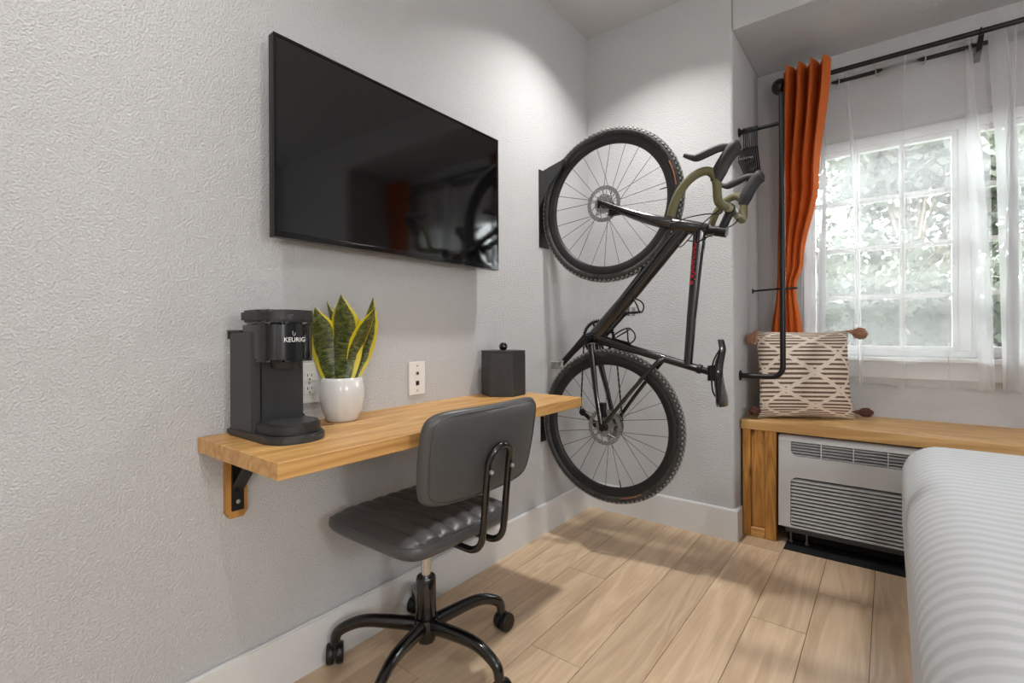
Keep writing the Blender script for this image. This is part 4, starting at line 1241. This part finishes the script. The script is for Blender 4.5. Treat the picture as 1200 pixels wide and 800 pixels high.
# cockpit
sp = tubeo('steerer_spacers', [W(*HTt), W(*STt)], 0.0175, 'black_metal')
b = bm_new(); p0, p1 = W(0.843, 1.394), W(0.882, 1.475)
add_tube(b, [W(0.822, 1.400), W(0.866, 1.388)], 0.0205, 14)
add_tube(b, [p0, p1], [0.0165, 0.0175], 12); add_tube(b, [p1 + Vector((0, -0.026, 0)), p1 + Vector((0, 0.026, 0))], 0.0215, 14)
obj('stem', b, 'black_metal', bike, 50)
for l in (-0.016, 0.016):
    b = bm_new(); add_tube(b, [W(0.868, 1.488, l), W(0.898, 1.488, l)], 0.003, 6); obj('stem_bolt', b, 'steel', bike)
bar = tubeo('handlebar', [W(0.885, 1.476, -0.10), W(0.885, 1.476, 0.10)], 0.0135, 'black_metal')
for s in (-1, 1):
    core = [(0.885, 1.474, 0.045), (0.884, 1.468, 0.12), (0.883, 1.466, 0.172), (0.884, 1.482, 0.198), (0.884, 1.525, 0.206), (0.876, 1.558, 0.208), (0.852, 1.578, 0.212), (0.818, 1.572, 0.218), (0.785, 1.548, 0.225), (0.757, 1.510, 0.233), (0.738, 1.462, 0.240), (0.730, 1.425, 0.243)]
    tubeo('bar_tape', [W(x, z, s * l) for x, z, l in core], 0.0158, 'tape', bar, 12, n=5)
    tubeo('tape_end_wrap', [W(0.885, 1.4745, s * 0.036), W(0.8845, 1.471, s * 0.085)], 0.0165, 'tape2', bar)
    for q in range(4):
        l = 0.045 + 0.012 * q
        b = bm_new(); c = W(0.885, 1.4738, s * l)
        add_tube(b, [c + Vector((0.0168 * math.cos(a), s * 0.004 * math.cos(a), 0.0168 * math.sin(a))) for a in [2 * PI * k / 14 for k in range(14)]], 0.0012, 5, closed=True); obj('wrap_seam', b, 'tape', bar, 60)
    hood = tubeo('brake_hood', [W(0.880, 1.535, s * 0.206), W(0.892, 1.568, s * 0.205), W(0.910, 1.600, s * 0.204), W(0.930, 1.628, s * 0.203), W(0.950, 1.645, s * 0.202), W(0.962, 1.650, s * 0.202)], [0.018, 0.025, 0.024, 0.0245, 0.027, 0.014], 'hood', bar, 12, ell=(0.85, 1.1), n=4)
    tubeo('brake_lever', [W(0.925, 1.648, s * 0.204), W(0.895, 1.652, s * 0.208), W(0.855, 1.642, s * 0.214), W(0.820, 1.632, s * 0.218), W(0.800, 1.636, s * 0.220), W(0.772, 1.650, s * 0.222)], [0.011, 0.012, 0.0135, 0.013, 0.009, 0.006], 'hood', bar, 10, ell=(0.7, 1.2), n=4)
    tubeo('brake_hose', [W(0.880, 1.47, s * 0.10), W(0.86, 1.45, s * 0.07), W(0.80, 1.462, s * 0.045), W(0.72, 1.46, s * 0.036), W(0.665, 1.448, s * 0.034), W(0.58, 1.47, s * 0.05)] if s > 0 else [W(0.885, 1.47, s * 0.10), W(0.88, 1.43, s * 0.06), W(0.82, 1.385, 0.02), W(0.77, 1.36, 0.036), W(0.72, 1.37, 0.03)], 0.0026, 'rubber', bike, 6, n=6)
tubeo('shift_cable', [W(0.885, 1.47, 0.09), W(0.835, 1.455, 0.06), W(0.775, 1.415, 0.046), W(0.70, 1.345, 0.040), W(0.685, 1.375, 0.03)], 0.0024, 'rubber', bike, 6, n=6)
# seat post and saddle
tubeo('seat_post', [W(0.755, 0.847), W(0.815, 0.831)], 0.0138, 'black_metal')
tubeo('seat_clamp', [W(0.752, 0.848), W(0.766, 0.844)], 0.0195, 'black_metal')
b = bm_new()
def sad(sgn):
    def fn(u, v):
        z = 0.705 + 0.262 * v                      # rear to nose
        w = 0.058 * (1 - min(1, v / 0.5)) ** 0.8 + 0.020 if v < 0.5 else 0.020 * (1 - ((v - 0.5) / 0.5) ** 6 * 0.4)
        if v < 0.06: w *= 0.7 + 5 * v
        uu = math.sin(PI / 2 * (2 * u - 1))
        top = 0.857 + 0.008 * math.cos(v * 2 * PI) - 0.016 * uu * uu - 0.012 * max(0, v - 0.85) / 0.15
        thick = (0.024 * (1 - v * 0.55) + 0.005)
        x = top if sgn > 0 else top - thick * (1 - uu ** 4) - 0.002
        return W(x, z, uu * w)
    return fn
add_grid(b, sad(1), 14, 24); add_grid(b, sad(-1), 14, 24)
sd = obj('saddle', b, 'carbon', bike, 60, weld=True)
for s in (-1, 1):
    tubeo('saddle_rail', [W(0.832, 0.735, s * 0.022), W(0.815, 0.765, s * 0.022), W(0.812, 0.84, s * 0.022), W(0.822, 0.89, s * 0.020), W(0.846, 0.935, s * 0.012)], 0.0035, 'black_metal', sd, 8, n=5)
b = bm_new(); add_box(b, W(0.802, 0.858, 0.026), W(0.828, 0.808, -0.026), bevel=0.005); obj('saddle_clamp', b, 'black_metal', sd)
# drivetrain
def crank(s, end, name):
    ln = 0.075
    b = bm_new()
    add_tube(b, [W(BBc[0], BBc[1], s * ln), W((BBc[0] + end[0]) / 2, (BBc[1] + end[1]) / 2, s * (ln + 0.008)), W(end[0], end[1], s * (ln + 0.012))], [0.018, 0.0135, 0.0125], 10, ell=(0.55, 1.15), ref=(0, 1, 0))
    add_tube(b, [W(BBc[0], BBc[1], s * 0.04), W(BBc[0], BBc[1], s * (ln + 0.008))], 0.014, 12)
    c = obj(name, b, 'black_metal', bike, 50)
    return c
cl = crank(1, (0.155, 0.85), 'crank_arm')
b = bm_new(); add_tube(b, [W(0.155, 0.85, 0.08), W(0.155, 0.85, 0.150)], [0.007, 0.0055], 10); add_box(b, W(0.143, 0.862, 0.106), W(0.167, 0.838, 0.146), bevel=0.008); obj('pedal', b, 'steel', cl, 45)
cr = crank(-1, (0.399, 1.094), 'crank_arm')
b = bm_new(); add_tube(b, [W(0.399, 1.094, -0.08), W(0.399, 1.094, -0.150)], [0.007, 0.0055], 10); add_box(b, W(0.387, 1.106, -0.106), W(0.411, 1.082, -0.146), bevel=0.008); obj('pedal', b, 'steel', cr, 45)
b = bm_new()
add_lathe(b, [(0.083, -0.0015), (0.083, 0.0015), (0.070, 0.0015), (0.070, -0.0015)], axis='Y', seg=44, closed_prof=True, center=W(*BBc, -0.048))
for k in range(44):
    a = 2 * PI * k / 44
    c = W(*BBc, -0.048); vs = add_box(b, (-0.003, -0.0013, -0.002), (0.003, 0.0013, 0.002))
    rot = Matrix.Rotation(-a, 3, 'Y')
    for v in vs: v.co = rot @ (v.co + Vector((0.0855, 0, 0))) + c
for k in range(4):
    a = 2 * PI * k / 4 + 0.4
    c = W(*BBc, -0.05); add_tube(b, [c, c + Vector((0.074 * math.cos(a), 0, 0.074 * math.sin(a)))], 0.006, 6)
obj('chainring', b, 'black_metal', bike, 40)
b = bm_new()
for k, r in enumerate((0.024, 0.028, 0.032, 0.037, 0.042, 0.048, 0.055, 0.062)):
    l = -0.054 + 0.0038 * k
    add_lathe(b, [(r, -0.0009), (r, 0.0009), (r - 0.007, 0.0009), (r - 0.007, -0.0009)], axis='Y', seg=30, closed_prof=True, center=W(*R_, l))
add_tube(b, [W(*R_, -0.056), W(*R_, -0.02)], 0.020, 14)
obj('cassette', b, 'steel', bike, 40)
dj = (0.262, 0.560); dj2 = (0.190, 0.610)
b = bm_new()
add_tube(b, [W(0.345, 0.545, -0.068), W(0.31, 0.53, -0.085), W(dj[0], dj[1], -0.080)], [0.010, 0.014, 0.010], 8)
for lo_ in (-0.051, -0.041):
    add_tube(b, [W(dj[0], dj[1], lo_), W(dj2[0], dj2[1], lo_)], 0.008, 8, ell=(0.25, 1.0), ref=(0, 1, 0))
for c in (dj, dj2):
    add_lathe(b, [(0.0, -0.004), (0.017, -0.003), (0.017, 0.003), (0.0, 0.004)], axis='Y', seg=16, center=W(*c, -0.046))
obj('rear_derailleur', b, 'black_metal', bike, 40)
def chain_run(a, c, la, lc):
    b = bm_new(); pa, pc_ = W(*a, la), W(*c, lc); n = int((pc_ - pa).length / 0.0127)
    for k in range(n):
        q0, q1 = pa.lerp(pc_, k / n), pa.lerp(pc_, (k + 1.15) / n)
        add_tube(b, [q0, q1], 0.0044 if k % 2 else 0.0034, 4, ell=(0.6 if k % 2 else 0.35, 1), ref=(0, 1, 0))
    return obj('chain_run', b, 'black_metal', bike)
chain_run((0.360, 0.980), (0.398, 0.590), -0.048, -0.046)
chain_run((0.198, 0.945), (0.180, 0.622), -0.048, -0.046)
# bottle cages
def cage(base, axis, out, nm='bottle_cage'):
    base, axis, out = Vector(base), Vector(axis).normalized(), Vector(out).normalized()
    L = Vector((0, 1, 0))
    b = bm_new()
    def P(a, o, l): return base + axis * a + out * o + L * l
    add_box_pts = [P(-0.005, 0.004, 0), P(0.085, 0.004, 0)]
    add_tube(b, add_box_pts, 0.009, 6, ell=(1, 0.35), ref=(0, 1, 0))
    loop = [P(0.0, 0.006, 0.012), P(0.018, 0.03, 0.034), P(0.045, 0.056, 0.034), P(0.056, 0.066, 0.016), P(0.056, 0.066, -0.016), P(0.045, 0.056, -0.034), P(0.018, 0.03, -0.034), P(0.0, 0.006, -0.012)]
    add_tube(b, catmull(loop, 5), 0.0034, 7)
    loop = [P(0.08, 0.006, 0.012), P(0.082, 0.022, 0.036), P(0.075, 0.046, 0.037), P(0.058, 0.065, 0.016), P(0.058, 0.065, -0.016), P(0.075, 0.046, -0.037), P(0.082, 0.022, -0.036), P(0.08, 0.006, -0.012)]
    add_tube(b, catmull(loop, 5), 0.0034, 7)
    return obj(nm, b, 'black_metal', bike, 60)
dd_ = (W(0.695, 1.425) - W(*BBc)).normalized(); on = Vector((dd_.z, 0, -dd_.x))
cage(W(*BBc).lerp(W(0.695, 1.425), 0.30) + on * 0.027, dd_, on)
ds = (W(0.765, 0.844) - W(*BBc)).normalized(); on2 = Vector((-ds.z, 0, ds.x))
cage(W(*BBc).lerp(W(0.765, 0.844), 0.20) + on2 * 0.019, ds, on2)

# wall hook plate that carries the front wheel, and the rest pad for the rear wheel
hk = tag(empty('bicycle_wall_mount', (0.0, BYC, 1.42)), 'folded black steel wall hook carrying the bicycle front wheel', 'bike hook')
b = bm_new(); add_box(b, (0.0005, -0.045, 0.0), (0.0045, 0.045, 0.385), bevel=0.001, seg=1); obj('back_plate', b, 'black_metal', hk)
b = bm_new(); add_prism(b, [(0.0045, 0.20), (0.0045, 0.365), (0.06, 0.382), (0.150, 0.405), (0.150, 0.385), (0.055, 0.285)], 'Y', -0.044, -0.040); obj('side_plate', b, 'plastic2', hk)
b = bm_new()
add_tube(b, catmull([(0.0045, 0, 0.30), (0.05, 0, 0.325), (0.088, 0, 0.345), (0.132, -0.02, 0.368), (0.14, -0.036, 0.385)], 5), 0.005, 8); 
add_box(b, (0.132, -0.047, 0.368), (0.160, -0.030, 0.404), bevel=0.003, seg=1); obj('hook_arm', b, 'black_metal', hk, 50)
rp = boxo('wheel_rest_plate', (0.0005, BYC - 0.04, 0.455), (0.004, BYC + 0.05, 0.60), 'black_metal', 0.001, seg=1)
tag(rp, 'small black wall plate behind the bicycle rear wheel', 'wall plate')

# ------------------------------------------------------------------ garden beyond the window
struct(boxo('ground_outside', (-8, YW + 0.3, -3.2), (16, 24, -3.0), 'lawn'))
def tree(name, base, h, spread, nleaf, label, seed, lean=0.0):
    rnd = random.Random(seed)
    o = tag(empty(name, base), label, 'tree', 'trees outside the window')
    b = bm_new()
    top = Vector((lean, 0, h * 0.72))
    tr = [Vector((0, 0, 0)), Vector((0.06, 0.02, h * 0.25)), Vector((lean * 0.5, 0.05, h * 0.5)), top]
    add_tube(b, catmull(tr, 5), [0.16, 0.05], 8)
    clusters = []
    for k in range(34):
        a = rnd.uniform(0, 2 * PI); zz = rnd.uniform(0.34, 1.0) * h
        r = spread * math.sin(PI * min(0.98, (zz / h - 0.2) / 0.86)) * rnd.uniform(0.35, 1.0)
        e = Vector((math.cos(a) * r + lean * zz / h, math.sin(a) * r * 0.8, zz))
        s = Vector((lean * 0.5, 0.05, min(zz * 0.75, h * 0.7)))
        add_tube(b, catmull([s, s.lerp(e, 0.5) + Vector((0, 0, 0.15)), e], 3), [0.035, 0.008], 5)
        clusters.append(e)
    obj('trunk', b, 'bark', o, 60)
    verts, faces = [], []
    for k in range(nleaf):
        c = rnd.choice(clusters)
        p = c + Vector((rnd.gauss(0, 0.30), rnd.gauss(0, 0.30), rnd.gauss(0, 0.24)))
        d = Vector((rnd.gauss(0, 1), rnd.gauss(0, 1), rnd.gauss(-0.2, 0.6))).normalized()
        s = d.cross(Vector((rnd.gauss(0, 1), rnd.gauss(0, 1), rnd.gauss(0, 1)))).normalized()
        L = rnd.uniform(0.09, 0.17); w = L * 0.42
        n = len(verts)
        verts += [p, p + d * L * 0.45 + s * w, p + d * L, p + d * L * 0.45 - s * w]
        faces += [(n, n + 1, n + 2, n + 3)]
    me = bpy.data.meshes.new('foliage'); me.from_pydata([tuple(v) for v in verts], [], faces)
    f = obj_me('foliage', me, 'leaf', o); f['kind'] = 'stuff'
tree('leafy_tree', (1.6, 8.8, -3.0), 6.9, 1.9, 11000, 'broad green tree outside close to the window', 2, 0.1)
tree('leafy_tree', (-1.5, 15.0, -3.0), 8.6, 1.7, 8000, 'farther green tree outside seen past the orange curtain', 4, 0.1)
tree('leafy_tree', (4.3, 15.4, -3.0), 8.6, 1.7, 8000, 'farther green tree outside beyond the bed side panes', 5, -0.1)
# clipped hedge lower down, dense leaves over a woody core
hg = tag(empty('hedge', (2.0, 5.4, -3.0)), 'dense green hedge outside below the trees', 'hedge')
b = bm_new(); add_box(b, (-4.0, -0.35, 0.0), (6.0, 0.35, 4.25), bevel=0.2, seg=2); obj('branches', b, 'leaf', hg)
rnd = random.Random(11); verts, faces = [], []
for k in range(30000):
    p = Vector((rnd.uniform(-4.1, 6.1), -0.38 + rnd.gauss(0, 0.07), rnd.uniform(1.6, 4.4)))
    if k % 5 == 0: p.y = rnd.uniform(-0.4, 0.4); p.z = 4.3 + abs(rnd.gauss(0, 0.14))
    d = Vector((rnd.gauss(0, 1), rnd.gauss(-0.6, 0.5), rnd.gauss(0.1, 0.7))).normalized()
    q = d.cross(Vector((rnd.gauss(0, 1), rnd.gauss(0, 1), rnd.gauss(0, 1)))).normalized()
    L = rnd.uniform(0.05, 0.09); w = L * 0.45; n = len(verts)
    verts += [p, p + d * L * 0.45 + q * w, p + d * L, p + d * L * 0.45 - q * w]; faces.append((n, n + 1, n + 2, n + 3))
me = bpy.data.meshes.new('foliage'); me.from_pydata([tuple(v) for v in verts], [], faces)
obj_me('foliage', me, 'leaf', hg)['kind'] = 'stuff'
